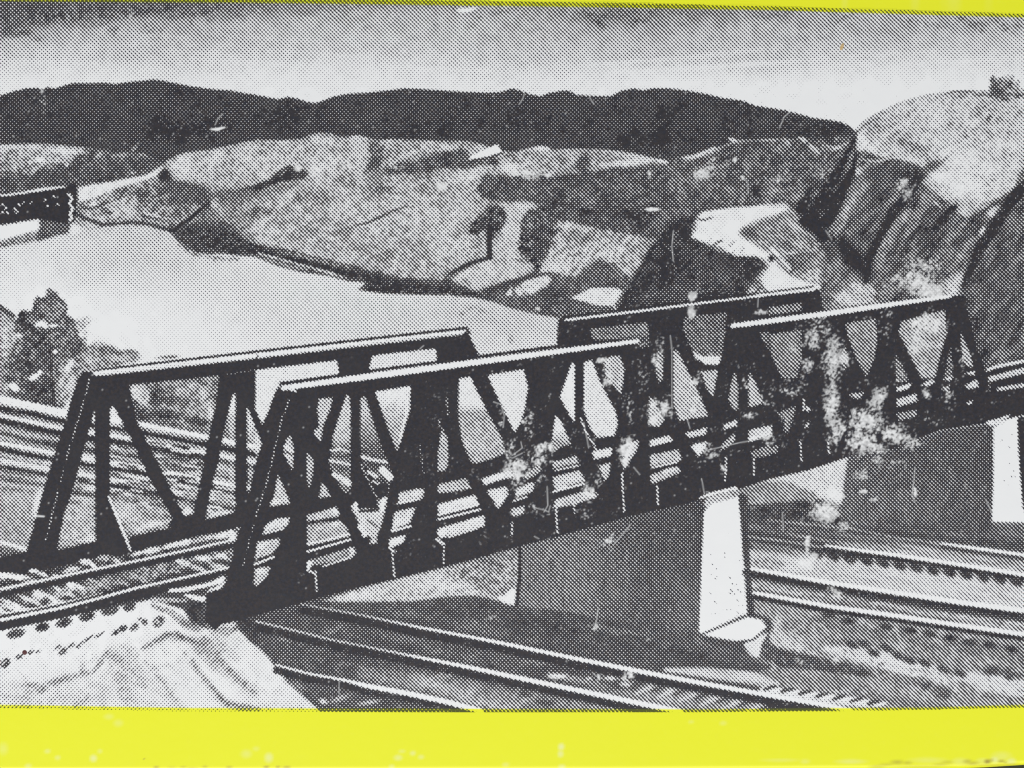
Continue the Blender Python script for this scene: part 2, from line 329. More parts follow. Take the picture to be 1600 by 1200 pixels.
P([(690, 458), (703, 450), (712, 460), (700, 462)], .15, 1.3)
L([(955, 470), (962, 482)], 2.5, .2, 1)
# bank of the river
P([(268, 362), (300, 340), (326, 320), (350, 345), (398, 370), (398, 398), (340, 397), (300, 394), (280, 376)], .72, 3, .12, 'g', r='printed_far_bank')
P([(268, 362), (290, 372), (330, 378), (398, 382), (440, 392), (490, 406), (540, 416), (600, 426), (640, 440), (600, 452), (560, 452), (572, 443), (545, 440), (510, 431), (470, 425), (430, 415), (400, 401), (340, 397), (300, 394), (282, 380)], .84, 2, .1, 'g', r='printed_far_bank')
L([(400, 394), (430, 400), (470, 412), (505, 424), (540, 434)], 4, .4, 2, op=.8, n=.2, nt='f'); L([(415, 404), (450, 416), (480, 421)], 3, .3, 1.5, op=.6)
B(372, 345, 24, 8, .55, 20, op=.6, n=.1); B(350, 325, 26, 6, .5, -25, op=.6, n=.1); B(388, 372, 14, 5, .4, 20, op=.6)
B(580, 447, 16, 6, .93, -10)
# printed trees in the meadow
P([(733, 354), (738, 346), (748, 338), (758, 330), (764, 322), (774, 319), (784, 322), (791, 338), (788, 352), (780, 364), (772, 372), (768, 380), (762, 372), (758, 362), (750, 360), (746, 370), (738, 366), (733, 360)], .82, 1.8, .15, 'f', r='printed_tree_round', wob=.3)
L([(766, 355), (764, 375), (765, 402)], [10, 8, 9], .95, 1.4, r='printed_tree_round'); B(750, 353, 12, 5, .88, -25, op=.5); B(780, 330, 7, 8, .74, 20, op=.6, n=.12, nt='f')
L([(764, 403), (745, 408), (728, 414), (702, 428)], [6, 6, 7, 4], .92, 1.8)
P([(814, 352), (818, 338), (830, 329), (846, 320), (860, 334), (873, 352), (870, 372), (860, 388), (852, 404), (846, 416), (836, 424), (832, 410), (818, 402), (808, 386), (811, 366)], .80, 2.6, .16, 'f', r='printed_tree_bushy', wob=.3)
B(842, 382, 9, 26, .92, 10, op=.5); B(822, 350, 8, 8, .72, 0, op=.6, n=.15, nt='f'); B(850, 338, 12, 7, .76, 20, op=.6, n=.12, nt='f')
P([(800, 440), (826, 428), (842, 420), (846, 424), (822, 436), (800, 444)], .9, 1.5)
# bright path and dark knoll
P([(1090, 334), (1082, 350), (1080, 370), (1110, 385), (1150, 398), (1188, 404), (1196, 412), (1186, 430), (1166, 458), (1172, 466), (1060, 480), (968, 494), (964, 482), (975, 455), (990, 430), (1020, 380), (1050, 350), (1070, 336)], .905, 1.5, .06, 'g', r='printed_knoll')
B(1128, 436, 30, 14, .78, -20, op=.6, n=.1); B(1040, 460, 50, 14, .82, -10, op=.7, n=.05); B(1000, 440, 16, 30, .93, 35, op=.7); B(1060, 360, 14, 24, .93, 45, op=.7); B(1140, 410, 30, 12, .9, 20, op=.7)
L([(1012, 375), (985, 432), (965, 480)], 2.5, .55, 1.5, op=.5)
P([(1088, 344), (1098, 331), (1140, 325), (1200, 320), (1228, 318), (1236, 326), (1212, 334), (1180, 344), (1160, 358), (1152, 366), (1168, 376), (1196, 390), (1208, 400), (1216, 418), (1236, 432), (1262, 440), (1284, 448), (1280, 454), (1220, 462), (1182, 466), (1180, 455), (1192, 436), (1204, 420), (1196, 404), (1180, 400), (1150, 400), (1118, 384), (1096, 376), (1080, 370), (1088, 358)], .07, 1.4, .05, 'm', r='printed_footpath')
L([(1090, 342), (1100, 344), (1112, 340)], 3.5, .7, 1.5); L([(1112, 386), (1122, 378), (1128, 376)], 4, .7, 1.6); B(1125, 390, 10, 5, .6, 20, op=.8)
L([(1200, 395), (1208, 412), (1190, 436)], 3, .15, 1.2); P([(1174, 446), (1186, 436), (1196, 450), (1184, 456)], .7, 1.4, .1)
L([(1172, 462), (1190, 450), (1200, 456)], 3, .8, 1.3)
P([(1156, 358), (1172, 350), (1200, 340), (1238, 332), (1252, 346), (1264, 358), (1284, 376), (1300, 400), (1284, 442), (1262, 440), (1238, 430), (1218, 414), (1208, 400), (1190, 388), (1166, 374)], .6, 3, .12, 'f', r='printed_far_slope')
B(1175, 364, 18, 7, .78, 5); B(1205, 365, 26, 6, .6, 10); L([(1236, 347), (1262, 366), (1290, 384)], 4, .35, 2, op=.6); B(1240, 352, 16, 5, .35, 30, op=.7); L([(1210, 383), (1230, 396), (1270, 392)], 3, .25, 1.6, op=.7); B(1244, 412, 22, 12, .8, 10, op=.85, n=.08); B(1262, 398, 20, 6, .7); L([(1206, 388), (1234, 420)], 5, .1, 1.5); B(1205, 404, 5, 6, .93); B(1270, 430, 14, 10, .35, n=.2, nt='f'); B(1200, 348, 30, 4, .7, -20, op=.6)
# ---- big cliff on the right
P([(1336, 205), (1345, 193), (1365, 180), (1400, 163), (1450, 148), (1500, 142), (1664, 140), (1664, 600), (1500, 600), (1270, 560), (1284, 440), (1292, 400), (1270, 370), (1250, 338), (1258, 326), (1290, 290), (1320, 250), (1332, 230)], .765, 1.2, .13, 's', r='printed_cliff')
P([(1338, 200), (1345, 193), (1365, 180), (1380, 172), (1400, 163), (1420, 155), (1450, 148), (1480, 143), (1500, 142), (1530, 143), (1560, 142), (1700, 140), (1700, 250), (1600, 264), (1584, 296), (1560, 310), (1530, 330), (1512, 340), (1500, 335), (1480, 315), (1450, 290), (1440, 284), (1466, 262), (1474, 250), (1462, 246), (1440, 262), (1420, 252), (1400, 246), (1370, 246), (1352, 234), (1338, 236)],
  .36, 1.6, .13, 'g', r='printed_hilltop')
for a in [(1385, 190, 40, 10, .48, -25), (1400, 215, 40, 12, .5, 20), (1440, 235, 34, 10, .55, 25), (1355, 225, 16, 8, .15, 30), (1345, 208, 6, 12, .2, 0), (1500, 250, 60, 14, .18, 20), (1505, 290, 40, 18, .1, 20), (1470, 280, 24, 8, .08, 30), (1560, 225, 50, 10, .22, 10), (1460, 180, 50, 10, .3, 0), (1500, 150, 40, 5, .5, 0), (1545, 165, 12, 10, .56, 30), (1560, 180, 20, 8, .48, 30), (1580, 262, 30, 10, .3, 0), (1560, 290, 34, 8, .28, -20), (1510, 212, 5, 4, .55, 0), (1430, 240, 24, 8, .55, 20), (1590, 175, 16, 8, .5, 0), (1545, 185, 4, 8, .7, 20)]:
    B(*a[:5], ang=a[5], op=.85, n=.15, hard=1.0)
L([(1475, 148), (1490, 143), (1520, 143)], 3, .75, 1.5, op=.8)
L([(1450, 268), (1470, 256), (1480, 245)], 4, .7, 1.6, op=.7)
L([(1338, 206), (1336, 232), (1334, 262)], 3, .9, 1.5, op=.7)
L([(1340, 206), (1350, 196), (1372, 184)], 2.5, .8, 1.2, op=.7)
B(1342, 268, 7, 7, .2, -50, n=.1); B(1350, 262, 14, 5, .5, -40, op=.7); L([(1348, 250), (1370, 252), (1398, 246), (1420, 250)], 3, .25, 2, op=.7)
L([(1333, 262), (1318, 292), (1304, 320), (1290, 350), (1284, 366)], [8, 16, 22, 24, 14], .93, 4)
L([(1272, 282), (1262, 305), (1250, 330), (1258, 348)], [4, 8, 16, 14], .93, 3, op=.9)
L([(1345, 275), (1325, 310), (1300, 358)], 8, .6, 4, op=.7); B(1372, 275, 26, 16, .8, 0, op=.7); B(1345, 310, 24, 18, .74, 0, op=.6)
L([(1440, 275), (1420, 305), (1398, 330), (1380, 362), (1362, 392), (1352, 430), (1356, 442)], [8, 12, 16, 12, 14, 14, 8], .93, 4)
B(1336, 400, 20, 20, .9, 0, op=.8); B(1318, 380, 16, 12, .86, 0, op=.7)
L([(1410, 338), (1385, 370), (1366, 405)], 9, .55, 5, op=.75); L([(1438, 300), (1450, 310), (1470, 322)], 6, .45, 3, op=.7, n=.2)
L([(1488, 325), (1470, 345), (1458, 358)], [8, 10, 5], .93, 3); L([(1460, 356), (1440, 390), (1430, 405)], 6, .86, 3, op=.8)
L([(1452, 312), (1440, 335), (1420, 365)], 6, .58, 4, op=.6); L([(1498, 340), (1476, 372), (1450, 410)], 8, .64, 5, op=.5)
L([(1608, 285), (1592, 300), (1570, 330), (1545, 365), (1525, 400), (1505, 450)], [14, 16, 18, 18, 14, 8], .91, 4); L([(1604, 262), (1594, 275), (1590, 290)], 8, .8, 3, op=.6)
P([(1540, 333), (1552, 324), (1574, 322), (1566, 332), (1556, 342), (1545, 338)], .12, 2); P([(1530, 362), (1538, 352), (1545, 366), (1542, 375), (1532, 370)], .12, 2); B(1555, 328, 20, 4, .45, -15, op=.6)
L([(1514, 340), (1535, 320), (1560, 310)], 3, .6, 2, op=.8)
B(1570, 460, 40, 40, .8, 0, op=.5); L([(1600, 330), (1580, 400), (1545, 440)], 5, .6, 4, op=.5); L([(1600, 480), (1560, 530)], 8, .87, 4, op=.7); L([(1588, 460), (1556, 520)], 10, .88, 5, op=.7); B(1580, 350, 10, 20, .62, 20, op=.6)
for i in range(50):
    x = 1515 + rng.rand() * 90; y = 370 + rng.rand() * 190; a = 4 + rng.rand() * 12
    L([(x, y), (x + a * .6, y - a)], 2.5, rng.choice([.55, .9]), 2, op=.6)
for i in range(60):
    x = 1300 + rng.rand() * 200; y = 290 + rng.rand() * 150; a = 6 + rng.rand() * 16
    L([(x, y), (x - a * .55, y + a)], 3, rng.choice([.58, .66, .9]), 2.5, op=.5)
P([(1315, 450), (1345, 436), (1372, 452), (1385, 478), (1375, 486), (1300, 492), (1300, 470)], .42, 4, .16, 'f'); B(1340, 450, 22, 6, .3, 20, op=.7, n=.2)
L([(1500, 462), (1488, 450), (1500, 430), (1512, 410)], 8, .55, 4, op=.6); P([(1470, 446), (1500, 420), (1505, 440), (1500, 464), (1478, 466)], .35, 3, .15, 'f')

STROKES([(1345, 200), (1400, 168), (1500, 148), (1600, 148), (1600, 210), (1480, 240), (1440, 250), (1350, 230)], 220, -48, 9, 2.6, [.62, .66, .2, .15], 31, .4)
STROKES([(1440, 240), (1600, 210), (1600, 260), (1560, 300), (1510, 335), (1480, 310), (1445, 285)], 90, -45, 8, 2.6, [.05, .1, .5], 32, .5)
STROKES([(1345, 250), (1430, 255), (1500, 340), (1600, 300), (1600, 560), (1300, 470), (1280, 400), (1310, 330)], 520, 118, 16, 3, [.6, .65, .96], 33, .22)
STROKES([(1205, 220), (1335, 215), (1330, 260), (1280, 330), (1200, 318), (1110, 320), (1080, 280), (1110, 245)], 240, -50, 9, 3, [.45, .5, .96], 34, .4, spread=30)
STROKES([(750, 285), (880, 272), (1060, 250), (1110, 245), (1090, 330), (1020, 372), (870, 342), (760, 310)], 280, 10, 10, 3, [.55, .6, .97], 35, .3, spread=40)
STROKES([(865, 350), (1010, 376), (985, 430), (940, 405), (880, 440), (862, 415)], 130, -48, 8, 3, [.1, .15, .75, .8], 36, .55)
STROKES([(1165, 360), (1240, 335), (1290, 375), (1280, 440), (1200, 400)], 80, 20, 10, 3, [.3, .35, .8, .85], 37, .5)
STROKES([(270, 255), (400, 225), (560, 220), (720, 228), (640, 255), (480, 262), (380, 292), (290, 280)], 200, -55, 8, 3, [.12, .15, .66], 38, .3)
STROKES([(400, 340), (520, 305), (760, 300), (735, 400), (620, 428), (470, 395)], 380, -46, 10, 2.8, [.2, .25, .25, .7, .72], 39, .26)
STROKES([(400, 340), (520, 300), (640, 300), (560, 380), (470, 390)], 60, 12, 22, 4, [.6, .66], 40, .4, 3)
STROKES([(120, 240), (255, 250), (250, 262), (120, 292), (0, 305), (0, 270)], 120, -30, 8, 3, [.5, .96, .96], 41, .45, spread=40)
STROKES([(130, 315), (230, 285), (320, 300), (268, 355), (140, 345)], 90, -40, 10, 3, [.25, .3, .9], 42, .45)
STROKES([(300, 345), (400, 385), (640, 435), (860, 490), (980, 440), (880, 430), (700, 435), (480, 400), (330, 330)], 170, 12, 9, 2.8, [.5, .97, .97], 43, .5, spread=40)
STROKES([(1050, 352), (1190, 404), (1165, 455), (975, 488), (1020, 380)], 120, -45, 9, 3, [.65, .7, .98], 44, .45)

# deeper clefts and lit ribs of the cliff
for pts, w, t, o in [([(1335, 215), (1322, 245), (1300, 285), (1282, 320), (1276, 350), (1288, 372)], [5, 10, 20, 26, 26, 16], .97, .8), ([(1338, 240), (1330, 275), (1305, 330), (1288, 360)], [6, 9, 12, 10], .985, .7), ([(1262, 300), (1252, 322), (1254, 342)], [8, 16, 14], .97, .7),
                     ([(1352, 288), (1330, 322), (1306, 366)], [10, 16, 12], .56, .75), ([(1338, 300), (1318, 336)], [6, 6], .45, .6), ([(1408, 268), (1425, 280), (1412, 300)], [10, 22, 12], .93, .7), ([(1434, 282), (1412, 310), (1392, 336), (1372, 376), (1356, 410), (1352, 440)], [9, 14, 16, 13, 14, 9], .985, .8),
                     ([(1420, 330), (1398, 360), (1378, 396), (1372, 420)], [10, 14, 14, 8], .55, .7), ([(1452, 300), (1440, 320), (1424, 350), (1404, 392)], [8, 12, 10, 8], .62, .65), ([(1492, 322), (1474, 344), (1462, 356)], [9, 12, 7], .985, .8), ([(1508, 345), (1480, 380), (1456, 420)], [8, 12, 8], .6, .6), ([(1484, 352), (1456, 392), (1436, 420)], [5, 8, 6], .93, .6),
                     ([(1606, 284), (1588, 302), (1564, 336), (1540, 372), (1520, 410), (1506, 446)], [12, 18, 18, 16, 14, 8], .975, .8), ([(1570, 310), (1548, 322), (1530, 338)], [3, 4, 3], .85, .7), ([(1520, 370), (1500, 400), (1486, 430)], [6, 9, 6], .55, .6), ([(1318, 378), (1328, 400), (1346, 410)], [14, 26, 16], .95, .7), ([(1300, 372), (1318, 372)], [10, 14], .93, .6),
                     ([(1280, 390), (1300, 430), (1330, 452)], [8, 12, 8], .6, .5), ([(1300, 460), (1340, 470), (1368, 478)], [10, 14, 8], .3, .6), ([(1374, 432), (1372, 465)], [8, 14], .75, .6)]:
    L(pts, w, min(t, .97), 5, n=.10, nt='f', op=min(1, o * 1.1))
for a in [(1500, 232, 50, 10, .2, 20), (1530, 262, 50, 16, .13, 10), (1500, 290, 30, 22, .08, 20), (1475, 276, 18, 9, .08, 30), (1400, 188, 44, 8, .5, -25), (1420, 228, 34, 8, .56, 22), (1350, 222, 10, 14, .12, 10)]:
    B(*a[:5], ang=a[5], op=.6, n=.1, nt='f', hard=.9)
L([(1264, 310), (1258, 330), (1266, 350), (1286, 368)], [12, 24, 26, 16], .95, 5, op=.8)
L([(1318, 385), (1330, 402), (1344, 420)], [22, 30, 18], .94, 6, op=.8)
B(1232, 340, 20, 8, .5, -10, op=.6, n=.1)
L([(1200, 320), (1226, 322), (1240, 334)], 7, .45, 5, op=.6)
# shrub on the hilltop
P([(1544, 142), (1545, 126), (1552, 116), (1560, 122), (1570, 117), (1582, 118), (1592, 126), (1590, 136), (1600, 142), (1600, 152), (1560, 160), (1530, 150)], .56, 2.0, .2, 'f', r='printed_shrub', wob=.5)
B(1558, 143, 12, 9, .85, 30); L([(1552, 122), (1556, 146)], 8, .78, 2.5, op=.8); B(1585, 124, 9, 5, .15, 30, n=.2, nt='f', op=.8)
L([(1524, 148), (1600, 148)], 5, .75, 2, op=.7)

L([(326, 316), (304, 336), (286, 350), (268, 364)], [4, 6, 6, 8], .95, 1.8)
P([(268, 366), (300, 348), (330, 350), (370, 366), (400, 384), (398, 398), (340, 397), (296, 393), (280, 380)], .86, 3, .08, 'f')
L([(330, 380), (400, 392), (450, 404), (500, 416), (560, 432), (600, 440)], [12, 9, 8, 8, 9, 12], .93, 2.2, n=.1, nt='f')
L([(392, 384), (440, 390), (500, 404), (560, 418)], 4, .85, 2, n=.2, nt='f', op=.8)
L([(420, 400), (470, 414), (520, 427)], 3, .25, 1.4, n=.2, nt='f', op=.8); L([(404, 396), (430, 403)], 3, .2, 1.4, op=.7)
P([(556, 454), (572, 444), (600, 440), (700, 446), (740, 456), (760, 464), (700, 461), (640, 461), (600, 460)], .9, 1.8, .08, 'f')
# ---- river
river = [(-EX, 385), (0, 385), (60, 374), (108, 362), (112, 352), (120, 352), (140, 358), (160, 356), (200, 352), (230, 354), (262, 362), (268, 364), (276, 376), (290, 392), (330, 398), (340, 396), (360, 398), (400, 402), (430, 415), (470, 426), (510, 431), (545, 440), (572, 442), (558, 453), (600, 459), (640, 460), (700, 462), (745, 466), (770, 472), (800, 482), (830, 490), (868, 496), (880, 502),
         (990, 520), (1140, 545), (1140, 700), (-EX, 700)]
P(river, grid_tone([0, 60, 120, 200, 300, 400, 500, 600, 700, 800, 900], [350, 380, 410, 440, 465, 490, 520, 560, 600, 700],
   [[.3, .3, .3, .33, .34, .3, .3, .3, .3, .3, .3],
    [.20, .20, .24, .30, .30, .26, .3, .3, .3, .3, .3],
    [.17, .15, .24, .30, .28, .22, .22, .25, .28, .3, .3],
    [.13, .08, .2, .22, .22, .24, .22, .24, .28, .3, .3],
    [.08, .02, .05, .12, .17, .24, .25, .27, .3, .33, .33],
    [.08, .02, .02, .03, .10, .22, .26, .29, .32, .34, .33],
    [.08, .02, .02, .03, .06, .18, .24, .28, .3, .3, .3],
    [.08, .1, .1, .06, .08, .08, .16, .2, .24, .2, .1],
    [.1, .1, .1, .1, .1, .1, .14, .14, .14, .12, .1],
    [.1, .1, .1, .1, .1, .14, .2, .2, .18, .15, .15]]), 1.0, .022, 'm', r='printed_river', wob=.15)
L([(282, 384), (300, 396), (330, 402), (372, 404)], [8, 8, 5, 4], .55, 3, n=.25, nt='f', op=.7)
B(722, 490, 5, 4, .6, op=.7); B(745, 482, 20, 8, .42, 10, op=.8, n=.15); B(760, 500, 24, 6, .4, 10, op=.6); B(798, 530, 5, 8, .45)
for x in (335, 348, 360, 370): B(x, 406, 3, 3, .65, op=.7)
# little girder bridge at the left edge
P([(-EX, 362), (0, 352), (60, 342), (63, 358), (0, 376), (-EX, 392)], .02, 1.0)
P([(-EX, 398), (0, 378), (62, 360), (107, 348), (112, 362), (60, 376), (0, 388), (-EX, 406)], .62, 2, .1, 'f')
P([(61, 338), (108, 344), (108, 362), (80, 370), (62, 376), (55, 376), (62, 356)], .78, 1.4, .06, r='printed_girder_bridge')
P([(-EX, 318), (0, 308), (60, 298), (105, 293), (112, 286), (118, 286), (121, 300), (118, 345), (106, 350), (60, 342), (0, 352), (-EX, 364)], .96, 1.0, .02, r='printed_girder_bridge')
L([(-EX, 316), (0, 306), (32, 302), (65, 296), (100, 292)], [4, 3, 3, 5, 2], .1, 1.2)
for x, y in [(4, 320), (9, 325), (23, 327), (30, 320), (36, 316), (48, 316), (26, 331), (70, 312), (84, 307), (4, 332), (90, 320), (74, 322), (12, 332)]: B(x, y, 2.4, 2, .2, -30, n=.2, nt='f')
L([(107, 303), (113, 310), (108, 318), (114, 326), (109, 334), (113, 340), (108, 345)], 3.6, .05, 1)
P([(108, 362), (112, 350), (124, 352), (126, 362), (112, 368)], .12, 1.2)

# ---- left tree by the river and its bank
P([(-EX, 478), (0, 478), (8, 482), (16, 490), (24, 494), (30, 520), (30, 650), (-EX, 650)], .55, 2, .2, 'f', r='printed_river_tree', wob=.5)
L([(-EX, 478), (0, 480), (12, 488), (22, 494)], [9, 9, 8, 5], .84, 2)
P([(0, 500), (26, 505), (30, 520), (14, 560), (0, 556)], .42, 3, .15, 'f'); B(14, 590, 12, 36, .66, 8, n=.12)
P([(24, 500), (28, 492), (36, 484), (46, 486), (50, 488), (52, 470), (58, 462), (66, 466), (70, 462), (72, 454), (78, 449), (90, 458), (102, 474), (106, 484), (103, 490), (112, 498), (122, 510), (134, 524), (136, 536), (134, 548), (124, 566), (104, 580), (92, 600), (100, 634), (70, 640), (20, 632), (8, 610), (8, 570), (22, 540), (30, 524), (24, 514)], .76, 2.0, .14, 'f', r='printed_river_tree', wob=.5)
for a in [(54, 518, 12, 16, .87, 0), (60, 556, 14, 30, .84, 0), (66, 612, 14, 22, .88, 0), (36, 500, 7, 11, .86, 0), (94, 535, 20, 20, .62, 0), (88, 482, 14, 16, .54, 30), (100, 570, 14, 18, .5, 0), (114, 515, 10, 12, .5, 0), (64, 478, 6, 10, .6, 0), (79, 585, 3.5, 44, .93, 0), (86, 610, 8, 22, .6, 0), (55, 610, 20, 12, .9, 20), (25, 580, 12, 12, .8, 0)]:
    B(*a[:5], ang=a[5], op=.7, n=.12, nt='f', hard=1)
for a in [(68, 507, 8, 5, 30), (58, 508, 4, 3, 0), (84, 509, 6, 2.5, 0), (52, 590, 8, 4, -20), (62, 583, 5, 3, -40), (86, 550, 4, 4, 0), (30, 545, 4, 6, 20), (24, 604, 4, 8, -45), (30, 525, 5, 3, 0)]:
    B(a[0], a[1], a[2], a[3], .06, a[4], n=.1, nt='f', hard=2)
for x, y, rx, ry, t, a in [(38, 492, 8, 7, .9, 0), (42, 510, 10, 9, .93, 0), (60, 472, 8, 8, .7, 0), (80, 462, 10, 8, .72, 30), (94, 478, 9, 10, .6, 30), (86, 494, 14, 7, .62, 0), (100, 505, 8, 8, .74, 0), (120, 525, 9, 12, .72, 30), (60, 532, 12, 12, .95, 0), (92, 548, 10, 12, .75, 0), (30, 540, 6, 14, .78, 0), (24, 566, 9, 12, .85, 0), (44, 572, 8, 16, .93, 0), (98, 590, 6, 16, .45, 20), (88, 620, 6, 14, .5, 0), (34, 622, 10, 8, .85, 20), (60, 628, 12, 6, .95, 20), (10, 548, 6, 16, .45, 0), (8, 610, 6, 10, .5, 0), (70, 500, 20, 3, .5, -10)]:
    B(x, y, rx, ry, t, a, op=.7, n=.18, nt='f', hard=1.4)
L([(77, 530), (80, 560), (81, 590), (85, 634)], [3, 5, 4, 7], .93, 2.2, n=.1, nt='f', op=.8)
for x, y, rx, ry, a in [(67, 507, 7, 4, 30), (60, 506, 4, 2.5, 0), (82, 509, 6, 2, 0), (54, 588, 7, 3.5, -20), (62, 582, 4, 3, -40), (20, 606, 3, 8, -45), (86, 549, 3, 3, 0)]: B(x, y, rx, ry, .0, a, hard=2)
P([(118, 500), (138, 492), (142, 500), (136, 520), (132, 540), (122, 520)], .33, 2, .2, 'f')
P([(130, 545), (150, 533), (176, 540), (190, 548), (208, 546), (222, 556), (214, 566), (180, 572), (150, 580), (118, 600), (100, 640), (90, 630), (100, 590)], .56, 2, .16, 'f', r='printed_river_tree')
B(108, 572, 5, 14, .12, 30, n=.1); B(110, 600, 6, 16, .2, 20, op=.8); B(170, 548, 20, 6, .66, 10, n=.12); B(205, 550, 12, 4, .66, 10); B(180, 560, 20, 4, .35, 5, op=.6)
B(262, 558, 20, 3, .6, -5, n=.15, nt='f'); B(140, 565, 5, 5, .3)
# hillside seen through the far truss
P([(196, 602), (250, 592), (342, 586), (345, 700), (190, 700)], .62, 1.5, .16, 'f', r='printed_hillside')
B(218, 616, 16, 14, .26, 40, op=.85, n=.12); B(245, 620, 14, 16, .84, 0, op=.8); B(300, 612, 26, 16, .5, 0, op=.6, n=.15); B(322, 645, 12, 20, .4, 0, op=.6, n=.1); B(250, 650, 34, 10, .78, 0, op=.7); B(310, 660, 20, 8, .84, 0, op=.6); B(222, 650, 16, 10, .8, 30, op=.6)
for x, y, rx, ry, t, a in [(212, 612, 10, 12, .15, 40), (228, 622, 6, 10, .3, 40), (246, 616, 9, 12, .92, 0), (262, 598, 14, 6, .4, 0), (280, 612, 12, 8, .4, 0), (300, 604, 20, 6, .35, 0), (268, 622, 8, 8, .8, 0), (286, 632, 8, 8, .78, 0), (318, 618, 8, 14, .3, 0), (328, 646, 6, 22, .22, 0), (306, 640, 14, 6, .4, -30), (260, 648, 26, 8, .88, 0), (300, 656, 16, 6, .86, 0), (318, 662, 10, 6, .92, 0), (222, 648, 14, 10, .9, 40), (212, 632, 8, 8, .8, 40)]:
    B(x, y, rx, ry, t, a, op=.75, n=.15, nt='f', hard=1.2)
P([(340, 640), (400, 664), (440, 664), (480, 640), (520, 652), (560, 640), (600, 616), (640, 634), (700, 642), (740, 640), (770, 652), (790, 690), (800, 760), (340, 760)], .56, 5, .12, 'f', r='printed_hillside')
P([(840, 690), (866, 668), (888, 660), (880, 720), (840, 720)], .4, 3, .12, 'f')
# river plain with rail tracks, seen behind the trusses
P([(-EX, 625), (0, 630), (105, 645), (215, 660), (330, 682), (420, 700), (520, 706), (620, 715), (800, 720), (870, 700), (1300, 640), (1300, 900), (-EX, 900)], .62, 1.5, .2, 'k', r='printed_rail_yard')
def sweep(o, w0, w1, t, op=1., x1=420, soft=1.5):
    L([(-EX, 622 + o - 8), (0, 622 + o), (105, 645 + o * .96), (215, 660 + o * .98), (330, 682 + o), (x1, 700 + o)], [w0, w0, w0, w1, w1, w1], t, soft, n=.1, nt='f', op=op)
sweep(2, 12, 7, .0); sweep(15, 6, 6, .97, soft=1); sweep(27, 6, 6, .12, soft=1); sweep(36, 7, 7, .97, soft=1); sweep(46, 6, 4, .4, .7); sweep(56, 4, 5, .85, .7); sweep(63, 4, 3, .4, .6); sweep(70, 6, 6, .06, soft=1); sweep(80, 6, 6, .97, soft=1); sweep(88, 5, 5, .35, .7); sweep(97, 7, 5, .1, .9); sweep(107, 6, 5, .97, .9, soft=1); sweep(117, 5, 4, .35, .6); sweep(126, 4, 4, .85, .6); sweep(135, 6, 4, .3, .6); sweep(145, 4, 4, .8, .5)
P([(-EX, 765), (30, 768), (70, 765), (52, 830), (40, 862), (-EX, 850)], .5, 5, .08, 'f'); B(60, 785, 8, 24, .1, 15, op=.9); B(30, 780, 24, 14, .4, 0, op=.7)
L([(-EX, 840), (0, 847), (20, 852), (40, 858)], 5, .08, 1.5); P([(-EX, 852), (0, 853), (38, 864), (0, 880), (-EX, 884)], .72, 1.5, .1)
for i in range(130):
    x = 110 + rng.rand() * 230; y = 690 + rng.rand() * 110; a = 8 + rng.rand() * 22
    L([(x, y), (x + a, y + a * .16)], 3.2, rng.choice([.08, .15, .9, .97]), 1.3, op=.8)
P([(100, 800), (146, 770), (146, 846), (92, 860)], .38, 4, .1, 'f', op=.8); P([(176, 782), (200, 780), (268, 818), (205, 840)], .42, 4, .14, 'f', op=.8); B(195, 800, 10, 16, .25, 60, op=.7); B(240, 820, 30, 5, .2, -14, op=.8, n=.1); B(142, 842, 8, 10, .15, 0, op=.7)
B(293, 800, 9, 9, .1, 0, op=.9); B(300, 770, 12, 14, .35, 0, op=.6, n=.15); B(345, 805, 24, 8, .12, -10, op=.85, n=.1); B(350, 780, 16, 10, .4, 0, op=.6); B(345, 730, 18, 16, .45, 0, op=.5)
B(362, 745, 5, 30, .3, 0, op=.6); B(362, 670, 5, 20, .3, 0, op=.6); B(392, 660, 8, 20, .25, 10, op=.8); B(405, 690, 8, 26, .2, 0, op=.9); B(392, 740, 5, 20, .4, 0, op=.6)

# ---- ground behind and under the spans
P([(1155, 770), (1200, 748), (1330, 712), (1664, 640), (1664, 1200), (1155, 1200)], .72, 1.2, .10, 'k', r='printed_rail_yard')
P([(1158, 768), (1200, 748), (1326, 712), (1322, 745), (1316, 790), (1280, 778), (1160, 790)], .26, 1.2, .08, 'f', r='printed_bank_right')
P([(1156, 758), (1200, 752), (1230, 752), (1250, 760), (1278, 772), (1270, 784), (1200, 788), (1156, 784)], .56, 2, .06); 
P([(1160, 790), (1260, 782), (1280, 800), (1330, 812), (1330, 820), (1160, 812)], .88, 2, .06)
P([(1160, 810), (1664, 850), (1664, 868), (1600, 862), (1470, 846), (1250, 826), (1160, 818)], .84, 3, .05)
# ---- embankment under the near span
P([(372, 968), (500, 930), (1100, 775), (1180, 960), (1210, 1030), (1300, 1120), (380, 1130)], .82, 1.2, .05, 'g', r='printed_rail_yard')
P([(500, 940), (560, 920), (620, 905), (700, 886), (810, 858), (812, 935), (790, 942), (740, 930), (700, 932), (640, 940)], .36, 1.3, .12, 'f', r='printed_bank')
P([(690, 888), (760, 870), (812, 858), (810, 900), (800, 935), (790, 940), (760, 925), (720, 908)], .56, 3, .14, 'f'); B(770, 880, 24, 6, .75, 10, op=.7); B(785, 905, 10, 10, .4, 0, op=.6, n=.2, nt='f'); B(560, 932, 30, 6, .2, -10, op=.7); B(690, 915, 40, 6, .22, 0, op=.7)
P([(776, 934), (790, 930), (800, 918), (806, 922), (806, 946), (792, 944)], .04, 1.2)
